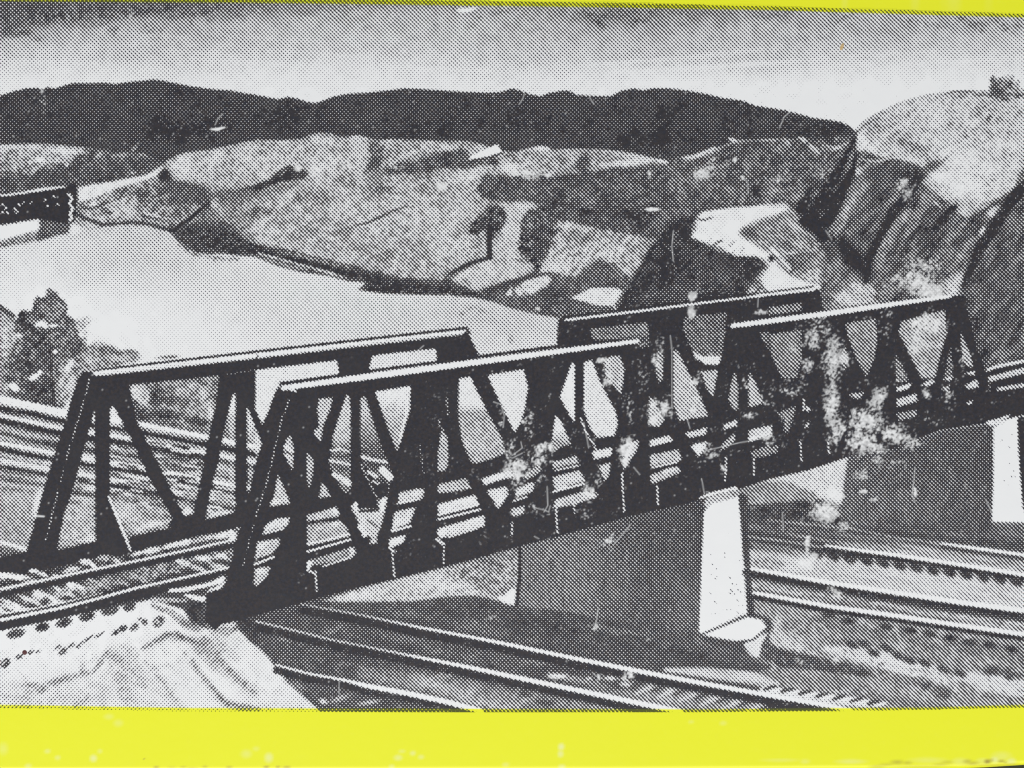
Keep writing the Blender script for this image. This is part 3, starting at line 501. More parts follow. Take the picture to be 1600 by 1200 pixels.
# left, lower: light cutting slope
slope = [(-EX, 980), (0, 985), (60, 970), (130, 955), (210, 935), (260, 932), (300, 945), (330, 985), (372, 985), (388, 1000), (402, 1010), (418, 1026), (428, 1040), (440, 1055), (452, 1068), (470, 1085), (486, 1098), (500, 1112), (500, 1140), (-EX, 1140)]
P(slope, grid_tone([0, 100, 200, 300, 400, 480], [970, 1000, 1025, 1050, 1075, 1110],
    [[.03, .02, .02, .1, .2, .2], [.02, .02, .08, .16, .2, .2], [.04, .06, .14, .16, .18, .16], [.12, .15, .22, .14, .16, .12], [.24, .24, .26, .14, .16, .12], [.3, .3, .3, .18, .22, .2]]), 1.3, .05, 'm', r='printed_slope')
for pts, w, t in [([(168, 1022), (158, 1034), (144, 1052)], [10, 9, 3], .66), ([(60, 1080), (80, 1066), (110, 1058), (136, 1052)], [12, 9, 7, 5], .6), ([(20, 1098), (40, 1088), (48, 1082)], 7, .56), ([(222, 1014), (245, 1000), (262, 992), (276, 990)], [3, 6, 9, 8], .68), ([(276, 990), (294, 1000), (306, 1002), (312, 1010)], [8, 5, 8, 4], .75),
                 ([(318, 1000), (330, 1014), (338, 1030), (350, 1038), (372, 1062), (398, 1080)], [14, 24, 18, 10, 10, 7], .56), ([(300, 1030), (308, 1048), (326, 1066), (342, 1086), (352, 1100), (400, 1110)], [6, 5, 6, 6, 7, 14], .66), ([(226, 1034), (250, 1062), (270, 1088), (282, 1104)], [4, 4, 6, 8], .46), ([(175, 1028), (190, 1044), (212, 1062), (226, 1074)], [18, 26, 14, 5], .42),
                 ([(186, 1064), (196, 1084), (200, 1096)], [14, 20, 10], .42), ([(280, 1010), (290, 1024), (300, 1044)], [6, 6, 5], .36), ([(120, 1104), (135, 1092), (140, 1080)], [12, 10, 4], .42), ([(38, 1072), (56, 1070)], 8, .45), ([(130, 1040), (128, 1048)], 8, .4), ([(205, 1015), (212, 1020)], 12, .32), ([(345, 1010), (366, 1024)], 12, .45),
                 ([(240, 1040), (246, 1048)], 8, .36), ([(0, 1106), (30, 1102), (60, 1106)], 8, .5), ([(410, 1106), (470, 1108)], 6, .3)]:
    L(pts, w, t, 4.5, n=.16, nt='f', op=.78)
P([(318, 1044), (330, 1046), (352, 1066), (384, 1096), (366, 1098), (344, 1080), (326, 1062)], .1, 3, .04)
L([(360, 1020), (380, 1036), (396, 1060)], 10, .1, 4, op=.8)
# sleepers' ends and shingle by the approach track
for x, y, rx in [(25, 990, 14), (66, 980, 11), (100, 973, 13), (136, 963, 13), (172, 954, 14), (202, 948, 10)]: B(x, y, rx, 7, .84, -16, n=.12, nt='f', hard=2.2)
for x, y, rx, ry in [(8, 1036, 9, 7), (30, 1026, 7, 4), (48, 1019, 6, 3), (60, 1018, 5, 2), (90, 1012, 7, 3), (98, 1018, 8, 5), (112, 1008, 8, 3), (122, 1010, 4, 3), (180, 988, 8, 4), (192, 982, 8, 5), (210, 980, 8, 6), (226, 972, 5, 5), (218, 968, 4, 3), (248, 971, 11, 8), (135, 1000, 16, 2), (155, 992, 10, 2)]: B(x, y, rx, ry, .72, -35, n=.2, nt='f', hard=2.0)
P([(-EX, 940), (0, 925), (355, 845), (365, 905), (200, 945), (0, 985), (-EX, 1000)], .9, 1.2, .03, r='printed_approach_track')
P([(-EX, 905), (0, 893), (60, 893), (200, 862), (300, 842), (366, 826), (368, 846), (225, 876), (0, 926), (-EX, 940)], .84, 1.2, .1, 'f', r='printed_approach_track')

# ---- far truss of the first span
NG = 1.0
D = 1.0
def DK(pts, r='truss_far_side', t=D, soft=.9): P(pts, t, soft, .012, 'f', r=r)
RT = 'first_far_truss'
DK([(-EX, 890), (0, 872), (40, 862), (90, 860), (148, 846), (200, 852), (206, 838), (280, 822), (300, 806), (320, 812), (368, 800), (370, 825), (300, 840), (206, 862), (188, 868), (150, 872), (100, 884), (70, 890), (45, 898), (0, 896), (-EX, 902)], RT)
DK([(122, 592), (130, 580), (144, 582), (150, 600), (150, 640), (147, 645), (136, 682), (122, 737), (110, 777), (100, 803), (88, 862), (44, 868), (41, 862), (52, 825), (65, 775), (82, 720), (100, 665), (112, 620)], RT)
DK([(132, 584), (200, 592), (212, 650), (205, 660), (185, 642), (178, 633), (172, 640), (172, 775), (206, 862), (150, 864), (148, 640), (140, 620)], RT)
DK([(176, 632), (208, 646), (230, 690), (250, 730), (270, 770), (287, 806), (302, 803), (320, 812), (300, 830), (262, 824), (270, 810), (235, 750), (203, 682)], RT)
DK([(342, 586), (366, 586), (365, 612), (358, 640), (350, 672), (342, 720), (330, 762), (320, 814), (300, 812), (303, 800), (315, 740), (330, 662), (337, 636)], RT)
DK([(342, 587), (400, 578), (399, 640), (410, 664), (420, 640), (428, 665), (432, 700), (418, 705), (408, 690), (386, 634), (386, 765), (396, 800), (385, 822), (368, 824), (368, 615), (350, 620)], RT)
DK([(125, 590), (146, 588), (400, 560), (722, 523), (730, 517), (749, 557), (738, 566), (718, 570), (684, 576), (681, 545), (582, 556), (574, 592), (530, 594), (526, 563), (400, 578), (342, 587), (196, 602), (190, 625), (130, 625)], 'first_far_chord')
L([(150, 584), (300, 566), (400, 555.5), (520, 541), (625, 528), (724, 518)], [6.5, 5.5, 4.6, 4, 3.4, 3.4], .0, .8, r='first_far_chord')
L([(150, 585), (300, 567)], 2, .2); L([(146, 579), (186, 574), (400, 549.5), (728, 512.5), (734, 520)], [2, 3.6, 4, 4, 4], 1.0, .8, r='first_far_chord')
P([(400, 560), (402, 552), (404, 560)], .9, .6)
DOTS((139, 594), (133, 620), 2.4, .25, 5); DOTS((133, 620), (105, 712), 2.2, .3, 5.5); DOTS((105, 712), (90, 770), 1.8, .45, 5.5); DOTS((90, 770), (72, 842), 2.4, .35, 5.5)
L([(170, 776), (180, 800), (192, 830), (204, 860)], [3.5, 4.5, 4.5, 3], .04, .9)
# light gravel between the truss foot and the track
for x, y, rx, ry, a, t in [(20, 902, 34, 6, 8, .05), (52, 892, 8, 3, 0, .1), (66, 897, 10, 3, 20, .12), (88, 900, 6, 3, 20, .3), (112, 890, 14, 4, -14, .25), (135, 878, 10, 5, 10, .12), (146, 884, 6, 4, 40, .15), (165, 872, 14, 5, 0, .5), (182, 876, 6, 3, 20, .15), (215, 865, 12, 3, -15, .2), (238, 860, 14, 5, -14, .12), (270, 852, 18, 4, -14, .15), (290, 848, 10, 5, -14, .1), (318, 842, 20, 4, -14, .35), (350, 836, 16, 5, -14, .12), (362, 836, 7, 8, 0, .08)]:
    B(x, y, rx, ry, t, a, n=.25, nt='f', hard=1.8)
L([(10, 905), (26, 908), (40, 914)], 4, .9, 1.4)
# approach track: sleepers between the rails
for i, x in enumerate(range(-40, 350, 27)):
    y = 962 - (x + 20) * .235
    a = 22
    B(x + 6, y - 12 + 2, 22, 4.0, .16 if x < 130 else .4, a, n=.3, nt='f', hard=1.5)
    B(x + 20, y - 14, 15, 2.5, .6, a, n=.2, nt='f')
for x, y, rx, ry, a, t in [(60, 930, 10, 9, 30, .1), (100, 925, 22, 6, -30, .4), (112, 915, 10, 5, 30, .15), (25, 950, 34, 5, 10, .1), (90, 942, 16, 5, 0, .15), (140, 922, 20, 8, -20, .5), (180, 905, 30, 8, -18, .62), (250, 892, 40, 9, -16, .62), (285, 878, 14, 5, 20, .12), (318, 872, 14, 4, 0, .12), (345, 868, 10, 5, -10, .2), (310, 888, 20, 4, 20, .35), (340, 885, 14, 4, 0, .3), (225, 905, 20, 6, -10, .6)]:
    B(x, y, rx, ry, t, a, n=.3, nt='f', hard=1.4)
L([(-EX, 935), (0, 921), (60, 908), (140, 891), (225, 874), (300, 858), (367, 843)], [5, 4, 3.6, 3.6, 3.4, 3.4, 3.2], .03, .8, r='printed_rail_a')
L([(-EX, 943), (0, 929), (60, 916), (140, 899), (225, 882), (300, 866), (367, 852)], [8, 7, 7, 8, 7, 7, 7], .97, 1)
L([(-EX, 932), (0, 915), (60, 902)], [3, 3, 2], .95, 1)
L([(-EX, 984), (0, 969), (95, 950), (150, 936), (212, 919), (280, 904), (356, 887)], [5, 5, 4.6, 4, 4, 3.6, 3.2], .03, .8, r='printed_rail_b')
L([(-EX, 972), (0, 959), (60, 950), (130, 935), (160, 927)], [3, 3, 3, 3, 2], .08, .8); L([(-EX, 978), (0, 964), (95, 945), (150, 931), (212, 914)], [2.5, 2.5, 2.5, 2.5, 1.5], .95, .8)
L([(-EX, 994), (0, 979), (95, 960), (150, 946), (212, 929), (290, 913), (330, 903), (356, 896)], [12, 13, 12, 12, 11, 12, 11, 8], .97, 1.2)
P([(215, 938), (245, 928), (300, 912), (330, 905), (356, 890), (358, 906), (322, 925), (321, 975), (335, 985), (372, 968), (372, 985), (345, 992), (335, 985), (300, 976), (286, 952), (262, 945), (240, 936)], .9, 1.5, .04, r='printed_abutment')
for pts, w, t in [([(265, 923), (290, 921), (320, 915), (346, 908)], [5, 7, 6, 7], .06), ([(290, 930), (305, 934), (318, 936)], [4, 8, 8], .06), ([(330, 912), (348, 904)], [4, 8], .1), ([(240, 938), (290, 938)], [10, 5], .5), ([(238, 946), (270, 958), (290, 975)], [6, 12, 14], .45), ([(330, 920), (335, 925)], 4, .2)]:
    L(pts, w, t, 1.8, n=.2, nt='f')
B(300, 978, 18, 8, .72, 20, n=.1, nt='f', op=.8); B(350, 985, 20, 10, .5, -10, n=.15, nt='f'); B(362, 976, 10, 5, .2, -10, op=.7); B(372, 1000, 14, 12, .24, 30, op=.8, n=.1); B(340, 1000, 16, 12, .3, 0, op=.6, n=.12)
P([(372, 968), (400, 962), (402, 1010), (388, 998), (380, 985), (370, 980)], .9, 1.5, .04)

BG_T = T.copy(); BG_R = R.copy()
# ---- dark mass of both spans (windows are cut after)
top1 = [(432, 608), (440, 600), (870, 543), (872, 500), (885, 496), (1000, 484), (1280, 451), (1286, 484), (1320, 488), (1484, 464), (1506, 460), (1512, 490), (1526, 545), (1536, 572), (1546, 604), (1546, 612)]
bot1 = [(1664, 612), (1664, 640), (1600, 648), (1540, 662), (1470, 672), (1400, 700), (1325, 714), (1262, 735), (1200, 749), (1150, 766), (1100, 779), (1080, 785), (1030, 796), (980, 808), (930, 822), (860, 841), (800, 856), (760, 868), (690, 886), (620, 904), (560, 917), (500, 933), (450, 948), (400, 961), (372, 970), (345, 976), (335, 985), (320, 972), (322, 926), (345, 920), (357, 905), (365, 860), (385, 790), (400, 722), (410, 690), (412, 665), (424, 628)]
P(top1 + bot1, 1.0, .9, .0, 'f', r='second_near_truss')
def TAG(pts, r):
    mk = mask_poly(pts, 0)
    q = R[mk[0], mk[1]]; q[(mk[2] > .5)] = rid(r)
TAG([(300, 590), (440, 596), (1020, 524), (1020, 660), (960, 700), (900, 760), (860, 850), (300, 1000)], 'first_near_truss')
TAG([(868, 490), (1290, 448), (1290, 490), (1140, 507), (1135, 540), (990, 560), (1000, 530), (868, 548)], 'second_far_truss')
TAG([(436, 596), (1002, 522), (1002, 545), (800, 575), (440, 622)], 'first_near_chord')
TAG([(1138, 500), (1506, 456), (1508, 478), (1300, 505), (1140, 526)], 'second_near_chord')
TAG([(315, 920), (358, 905), (480, 895), (480, 885), (560, 878), (700, 840), (800, 815), (900, 790), (1000, 775), (1100, 745), (1200, 715), (1300, 690), (1450, 655), (1664, 612), (1664, 650), (1480, 690), (1330, 730), (1100, 800), (860, 850), (340, 990)], 'bridge_deck_girder')
m = (BG_R == R) | False
# restore ids outside the dark mass
mk = mask_poly(top1 + bot1, 0)
out = np.ones((H, W), bool); out[mk[0], mk[1]] = mk[2] <= .5
R[out] = BG_R[out]

def HOLE(pts, tone=None, n=.12, nt='f', soft=1.0):
    mk = mask_poly(pts, soft)
    sy, sx, m = mk
    if tone is None: put(mk, lambda a, b: BG_T[sy, sx])
    else: put(mk, tone, n, nt)
    q = R[sy, sx]; q[m > .5] = BG_R[sy, sx][m > .5]
def grad(y0, t0, y1, t1, y2=None, t2=None):
    ys = [y0, y1] + ([y2] if y2 is not None else []); ts = [t0, t1] + ([t2] if y2 is not None else [])
    return lambda gx, gy: np.interp(gy, ys, ts).astype(np.float32)

HOLE([(438, 566 + 12), (400, 590), (427, 592), (431, 602), (424, 622), (418, 648), (408, 626), (400, 602)], .2)
for pts, t in [
    ([(400, 580), (526, 566), (530, 584), (440, 597), (426, 606), (418, 645), (400, 600)], .12),
    ([(582, 558), (590, 555), (680, 545), (682, 566), (640, 572), (576, 580)], .2),
    ([(498, 623), (520, 621), (516, 640), (505, 665), (501, 692), (492, 680), (490, 673), (498, 668), (496, 640)], .36),
    ([(447, 688), (454, 680), (459, 700), (457, 736), (450, 722), (443, 708)], .34),
    ([(479, 707), (485, 712), (491, 723), (488, 745), (483, 765), (479, 745)], .45),
    ([(434, 741), (445, 765), (454, 787), (421, 791), (428, 776)], .35),
    ([(503, 752), (512, 766), (517, 776), (498, 778)], .42),
    ([(540, 620), (545, 615), (548, 640), (548, 690), (548, 766), (539, 772), (528, 755), (514, 723), (519, 700), (520, 682), (530, 650)], grad(640, .3, 682, .36, 700, .66)),
    ([(563, 621), (571, 620), (590, 680), (603, 713), (613, 738), (614, 750), (607, 757), (596, 757), (580, 745), (570, 727), (562, 712)], grad(640, .4, 680, .62, 706, .8)),
    ([(586, 612), (640, 603), (641, 640), (628, 682), (621, 707), (614, 690), (600, 652)], grad(620, .1, 640, .34, 680, .48)),
    ([(547, 790), (558, 787), (562, 796), (572, 794), (590, 791), (590, 783), (598, 778), (606, 776), (602, 797), (596, 820), (588, 840), (590, 848), (577, 851), (580, 840), (570, 836), (560, 816)], .3),
    ([(420, 818), (430, 811), (453, 808), (449, 822), (411, 832), (413, 825)], .22),
    ([(403, 846), (437, 841), (436, 853), (424, 866), (398, 874)], .34),
    ([(398, 888), (424, 885), (416, 903), (402, 916), (396, 912)], .42),
    ([(480, 805), (522, 793), (531, 799), (529, 807), (480, 815)], .36),
    ([(480, 820), (500, 816), (534, 815), (543, 824), (547, 838), (480, 854)], .46),
    ([(480, 876), (552, 854), (557, 862), (551, 873), (500, 882), (480, 886)], .55),
    ([(624, 770), (648, 764), (663, 764), (661, 778), (640, 784), (621, 788)], .3),
    ([(616, 800), (650, 792), (641, 816), (612, 829)], .26),
    ([(609, 842), (635, 835), (630, 848), (607, 858)], .15),
    ([(685, 757), (727, 747), (737, 763), (710, 768), (684, 771)], .42),
    ([(684, 788), (742, 773), (749, 789), (686, 805)], .2),
    ([(684, 826), (757, 805), (757, 822), (686, 842)], .2),
    ([(690, 667), (699, 683), (701, 715), (697, 735), (684, 737), (684, 710), (687, 690)], .42),
    ([(717, 592), (735, 588), (741, 602), (760, 640), (784, 684), (790, 708), (770, 716), (742, 725), (735, 720), (722, 690), (716, 650)], grad(632, .12, 645, .52, 680, .44)),
    ([(762, 586), (818, 577), (825, 605), (820, 640), (812, 664), (804, 676), (795, 657), (782, 630), (770, 605)], .14),
    ([(752, 748), (770, 742), (798, 734), (806, 744), (775, 752), (757, 759)], .2),
    ([(760, 766), (792, 760), (795, 772), (778, 796), (770, 782)], .28),
    ([(894, 565), (898, 571), (898, 662), (885, 640), (875, 620), (884, 595)], .07),
    ([(912, 566), (925, 562), (935, 590), (950, 620), (963, 645), (965, 662), (960, 681), (932, 684), (920, 665), (912, 640)], .18),
    ([(868, 648), (875, 655), (885, 677), (893, 694), (880, 697), (866, 706), (862, 690)], grad(670, .15, 690, .5)),
    ([(943, 562), (955, 557), (968, 556), (976, 576), (974, 595), (970, 617), (960, 604), (946, 588)], .4),
    ([(925, 705), (957, 699), (955, 712), (928, 718)], .16),
    ([(935, 728), (955, 722), (951, 744), (945, 753)], .36),
    ([(863, 722), (900, 712), (905, 723), (864, 733)], .42),
    ([(864, 745), (905, 735), (916, 752), (866, 764)], .3),
    ([(866, 781), (915, 767), (930, 775), (900, 788), (868, 794)], .36),
    ([(815, 746), (843, 724), (846, 736), (825, 750)], .5), ([(804, 771), (825, 755), (836, 753), (833, 768), (808, 777)], .3), ([(798, 795), (820, 790), (818, 802), (800, 808)], .35),
    ([(985, 690), (998, 688), (996, 702), (975, 735), (972, 722)], .36),
    ([(1015, 688), (1046, 680), (1051, 689), (1016, 697)], .22), ([(1015, 711), (1060, 702), (1066, 719), (1016, 729)], .42), ([(1015, 742), (1060, 728), (1064, 738), (1040, 748), (1018, 757)], .42),
    ([(1070, 677), (1105, 667), (1103, 679), (1078, 684)], .3), ([(1079, 696), (1105, 690), (1100, 704), (1091, 714)], .2),
    ([(1052, 545), (1060, 550), (1075, 580), (1090, 610), (1107, 650), (1080, 654), (1062, 658), (1052, 632)], .38),
    ([(1072, 494), (1136, 488), (1134, 512), (1128, 560), (1108, 566), (1085, 552), (1072, 530), (1066, 505)], .72),
    ([(1080, 548), (1098, 557), (1126, 556), (1124, 570), (1104, 570), (1088, 560)], .1),
    ([(1095, 580), (1122, 578), (1118, 600), (1114, 622), (1104, 606)], .4),
    ([(1029, 545), (1037, 556), (1036, 590), (1030, 600), (1024, 580)], .5),
    ([(1015, 618), (1026, 632), (1038, 656), (1030, 668), (1014, 664)], .4),
    ([(1148, 580), (1153, 600), (1153, 640), (1146, 641), (1138, 625), (1142, 602)], .5), ([(1170, 580), (1180, 596), (1193, 630), (1170, 637)], .42),
    ([(1130, 664), (1152, 655), (1152, 665), (1131, 672)], .3), ([(1128, 694), (1149, 676), (1148, 690), (1127, 705)], .5),
    ([(1170, 672), (1206, 664), (1206, 678), (1170, 691)], .3), ([(1172, 706), (1204, 694), (1204, 712), (1176, 716)], .62),
    ([(922, 514), (1012, 503), (1014, 524), (1002, 528), (980, 530), (925, 531)], .66),
    ([(986, 530), (1015, 526), (1015, 542), (1000, 545)], .8),
    ([(1200, 480), (1252, 473), (1254, 485), (1200, 493)], .62), ([(1186, 520), (1202, 518), (1202, 548), (1194, 536)], .7),
    ([(1203, 522), (1252, 515), (1253, 560), (1246, 590), (1222, 592), (1204, 552)], .62),
    ([(1320, 505), (1368, 498), (1371, 530), (1366, 560), (1354, 590), (1340, 565), (1326, 530)], .58),
    ([(1408, 502), (1476, 484), (1480, 520), (1468, 560), (1462, 590), (1440, 592), (1422, 555), (1404, 520)], .5),
    ([(1398, 552), (1410, 570), (1420, 596), (1400, 598)], .66), ([(1486, 540), (1489, 570), (1488, 590), (1475, 590), (1480, 560)], .7), ([(1501, 518), (1508, 534), (1517, 555), (1521, 575), (1506, 570), (1502, 545)], .46),
    ([(1400, 606), (1425, 598), (1420, 607), (1402, 612)], .15), ([(1400, 624), (1432, 615), (1434, 627), (1402, 636)], .36), ([(1400, 646), (1432, 640), (1433, 650), (1405, 658)], .55),
    ([(1438, 602), (1455, 592), (1462, 597), (1450, 604)], .3), ([(1472, 593), (1490, 587), (1485, 595)], .2), ([(1506, 584), (1523, 579), (1523, 586)], .15), ([(1508, 602), (1527, 592), (1529, 605), (1512, 608)], .3), ([(1508, 632), (1520, 624), (1518, 632)], .2), ([(1470, 606), (1486, 601), (1480, 614)], .5),
    ([(1325, 616), (1351, 612), (1344, 624), (1334, 622)], .5), ([(1212, 646), (1243, 634), (1241, 650), (1231, 678), (1224, 672), (1226, 655)], .6), ([(1200, 700), (1218, 695), (1214, 708), (1202, 708)], .6),
    ([(1257, 634), (1268, 638), (1262, 644)], .15), ([(1256, 668), (1266, 655), (1262, 668)], .15), ([(1320, 540), (1326, 560), (1320, 580), (1312, 560)], .5)]:
    HOLE(pts, t)
# streaks of ground and river seen inside the windows
for pts, w, t in [([(516, 704), (532, 702), (547, 706)], 3, .15), ([(515, 713), (530, 714), (547, 710)], 3, .85), ([(515, 720), (530, 722), (546, 726)], 4, .2), ([(522, 742), (535, 748), (546, 756)], 8, .2), ([(515, 732), (546, 734)], 3, .75),
                  ([(566, 714), (580, 718), (604, 722)], 5, .2), ([(570, 727), (600, 727)], 6, .85), ([(576, 738), (588, 744)], 6, .25), ([(598, 734), (609, 745)], 12, .1), ([(582, 752), (592, 756)], 3, .2),
                  ([(445, 697), (457, 705)], 4, .12), ([(446, 712), (457, 716)], 3, .2), ([(446, 706), (456, 710)], 2.5, .85), ([(560, 791), (590, 793)], 5, .97), ([(562, 799), (592, 797), (600, 790)], 4, .97), ([(556, 787), (556, 796)], 6, .1), ([(562, 822), (570, 836)], 7, .1), ([(574, 812), (590, 824)], 3, .75),
                  ([(690, 690), (697, 730)], 3, .5), ([(640, 605), (634, 650), (624, 690)], 4, .12), ([(596, 796), (600, 780)], 6, .08), ([(655, 690), (662, 740)], 3, .8), ([(698, 622), (700, 648)], 4, .72), ([(686, 655), (687, 664)], 3, .6)]:
    L(pts, w, t, 1.4, n=.15, nt='f')
# running rails glimpsed between the members
for pts, w in [([(412, 834), (443, 826)], 2.6), ([(398, 882), (428, 870)], 3.4), ([(480, 862), (548, 843)], 3.2), ([(484, 880), (482, 886)], 6), ([(505, 885), (545, 872), (553, 862)], 2), ([(480, 890), (490, 896)], 3), ([(480, 850), (520, 842), (546, 834)], 3), ([(622, 787), (655, 780)], 2.4), ([(612, 830), (642, 822)], 3.4),
               ([(684, 812), (750, 796)], 3.2), ([(684, 805), (747, 789)], 3), ([(682, 842), (692, 850)], 3.5), ([(700, 840), (745, 826)], 2), ([(865, 768), (912, 756)], 3.2), ([(868, 735), (905, 727)], 2), ([(1018, 731), (1058, 722)], 2.4), ([(1016, 697), (1050, 688)], 2), ([(802, 783), (824, 776)], 2.4), ([(1202, 678), (1170, 686)], 3), ([(608, 857), (618, 862)], 2.5)]:
    L(pts, w, .06, .9)
for x, y, rx, ry, t in [(700, 790, 16, 4, .1), (730, 783, 12, 6, .08), (740, 814, 12, 5, .1), (690, 832, 8, 5, .1), (630, 815, 10, 6, .15), (650, 770, 8, 4, .1), (526, 818, 8, 5, .2), (497, 826, 8, 3, .25), (425, 820, 10, 4, .1), (410, 852, 10, 5, .2), (408, 892, 8, 5, .1), (620, 845, 8, 4, .06), (524, 797, 4, 6, .1), (484, 880, 5, 4, .1), (550, 860, 5, 6, .2), (880, 762, 10, 3, .1), (925, 775, 10, 5, .15), (900, 748, 10, 3, .2), (870, 790, 8, 3, .15), (1045, 735, 12, 4, .15), (1090, 700, 6, 8, .1), (1180, 684, 8, 3, .1), (775, 746, 14, 4, .1), (780, 778, 8, 8, .12), (815, 765, 8, 5, .15), (430, 785, 8, 4, .15), (540, 752, 6, 6, .15)]:
    B(x, y, rx, ry, t, -14, op=.8, n=.12, nt='f', hard=1.5)
# far lattice and dotted highlights
DOTS((452, 624), (440, 656), 2.2, .25, 5); DOTS((440, 656), (418, 750), 2.2, .3, 5.5); DOTS((418, 750), (400, 806), 2.2, .3, 5.5); DOTS((396, 820), (380, 884), 2, .45, 5.5)
DOTS((562, 722), (575, 750), 2.4, .15, 5); DOTS((575, 750), (590, 780), 2.2, .25, 5); DOTS((608, 756), (605, 775), 2, .4, 5); L([(907, 653), (916, 676), (932, 702)], 2.2, .15, 1)
for p, q in [((493, 894), (495, 922)), ((613, 862), (616, 900)), ((694, 850), (693, 880)), ((869, 796), (871, 832)), ((897, 790), (898, 800)), ((972, 740), (975, 798)), ((1027, 760), (1028, 788)), ((1135, 715), (1133, 750)), ((1178, 718), (1178, 741)), ((1251, 690), (1252, 720)), ((1294, 690), (1295, 708)), ((1561, 618), (1561, 646)), ((800, 818), (800, 836)), ((1256, 625), (1256, 640))]:
    DOTS(p, q, 3.0, .12, 4.4)
# small struts that cross the bigger windows
for pts, w in [([(543, 600), (546, 626)], 0), ([(556, 590), (556, 760)], 14)]:
    if w: L(pts, w, .985, .9, r='first_near_truss')
# chords' lit upper flanges
L([(443, 606), (600, 585), (800, 558.5), (900, 545.5), (996, 533)], [8, 10, 9, 7.5, 6], .02, .9, r='first_near_chord')
L([(441, 607), (452, 606), (462, 612)], [3, 5, 3], .1, 1)
L([(438, 599), (600, 576.5), (800, 550), (868, 541)], 4, 1.0, .8); L([(868, 543), (925, 536), (1000, 524)], 2, .9, .9, op=.6)
L([(884, 500), (1000, 486), (1100, 473), (1200, 461), (1272, 453)], [3.6, 3.6, 3.2, 2.8, 2.6], .04, .8, r='second_far_chord')
L([(880, 495), (1000, 481.5), (1100, 468.5), (1200, 456.5), (1270, 448)], [3, 3, 3, 3, 3], .98, .8, op=.85); 
L([(1145, 509), (1200, 502), (1300, 489), (1400, 474.5), (1484, 463)], [7, 8, 8, 7, 5], .02, .9, r='second_near_chord')
L([(1142, 504), (1200, 497), (1300, 483), (1400, 469)], 2, .85, 1, op=.6)
# right approach deck
P([(1546, 576), (1600, 558), (1664, 546), (1664, 650), (1600, 648), (1552, 660), (1546, 640)], .96, 1.1, .02, r='bridge_deck_girder')
L([(1543, 578), (1556, 573), (1600, 564), (1664, 552)], [4, 5, 5, 5], .15, 1.2, n=.1, nt='f'); L([(1548, 592), (1600, 579), (1664, 566)], [8, 9, 9], .34, 1.4, n=.15, nt='f'); L([(1560, 608), (1600, 602), (1664, 590)], [5, 7, 7], .36, 1.5, n=.2, nt='f'); L([(1552, 585), (1600, 572)], 3, .95, 1)
# ---- piers
P([(812, 854), (860, 842), (930, 822), (980, 808), (1030, 796), (1080, 786), (1100, 780), (1098, 860), (1095, 990), (1060, 990), (960, 970), (880, 955), (806, 946), (812, 900)],
  grid_tone([800, 850, 900, 960, 1020, 1060, 1100], [780, 860, 920, 960, 1000], [[.8, .8, .78, .78, .8, .84, .86], [.7, .66, .68, .76, .84, .82, .82], [.68, .63, .66, .72, .78, .74, .74], [.66, .66, .7, .76, .78, .74, .7], [.8, .8, .8, .8, .8, .78, .74]]), 1.2, .05, 'f', r='first_pier_face')
L([(812, 856), (812, 900), (807, 946)], 6, .93, 1.6); L([(1097, 800), (1096, 900), (1093, 985)], 4, .9, 1.2)
for i in range(26):
    x = 820 + rng.rand() * 270; L([(x, 850 + rng.rand() * 40), (x - 3, 900 + rng.rand() * 60)], 5, .6 + rng.rand() * .25, 4, op=.35)
P([(1100, 786), (1108, 776), (1152, 762), (1156, 778), (1110, 790), (1102, 800)], .4, 1.2, .2, 'f', r='first_pier_end')
P([(1100, 800), (1110, 788), (1154, 776), (1157, 800), (1160, 850), (1164, 900), (1168, 945), (1168, 962), (1096, 990), (1092, 986), (1094, 940), (1097, 860)], .01, .9, r='first_pier_end')
L([(1094, 778), (1110, 772), (1150, 762)], [3, 5, 4], .1, 1, n=.15, nt='f')
for i in range(16): B(1108 + rng.rand() * 50, 800 + rng.rand() * 160, 1.1, 1.1, .7, hard=2)
for i in range(8): B(1136 + rng.rand() * 22, 900 + rng.rand() * 30, 1.2, 1.2, .8, hard=2)
P([(1157, 775), (1168, 772), (1172, 880), (1180, 970), (1168, 962), (1164, 900), (1160, 850)], .88, 1.4, .05)
P([(1325, 716), (1400, 700), (1470, 672), (1545, 662), (1552, 672), (1553, 740), (1551, 822), (1540, 832), (1440, 826), (1320, 812), (1314, 800), (1318, 760)],
  grid_tone([1310, 1400, 1480, 1550], [670, 740, 790, 830], [[.8, .8, .8, .84], [.76, .78, .8, .85], [.74, .74, .76, .84], [.8, .8, .8, .86]]), 1.2, .05, 's', r='second_pier_face')
P([(1552, 668), (1560, 664), (1589, 652), (1591, 700), (1594, 740), (1598, 795), (1601, 800), (1664, 806), (1664, 818), (1550, 815), (1552, 740)], .01, .9, r='second_pier_end')
P([(1590, 652), (1664, 640), (1664, 806), (1603, 800), (1599, 790), (1594, 735)], .96, 1.0, .02, r='bridge_deck_girder')
L([(1543, 660), (1560, 656), (1576, 650)], 4, .2, 1.4, n=.2, nt='f'); L([(1553, 672), (1553, 742), (1551, 814)], 1.6, .3, 1, op=.5)
for i in range(10): B(1560 + rng.rand() * 26, 680 + rng.rand() * 110, 1.1, 1.1, .6, hard=2)

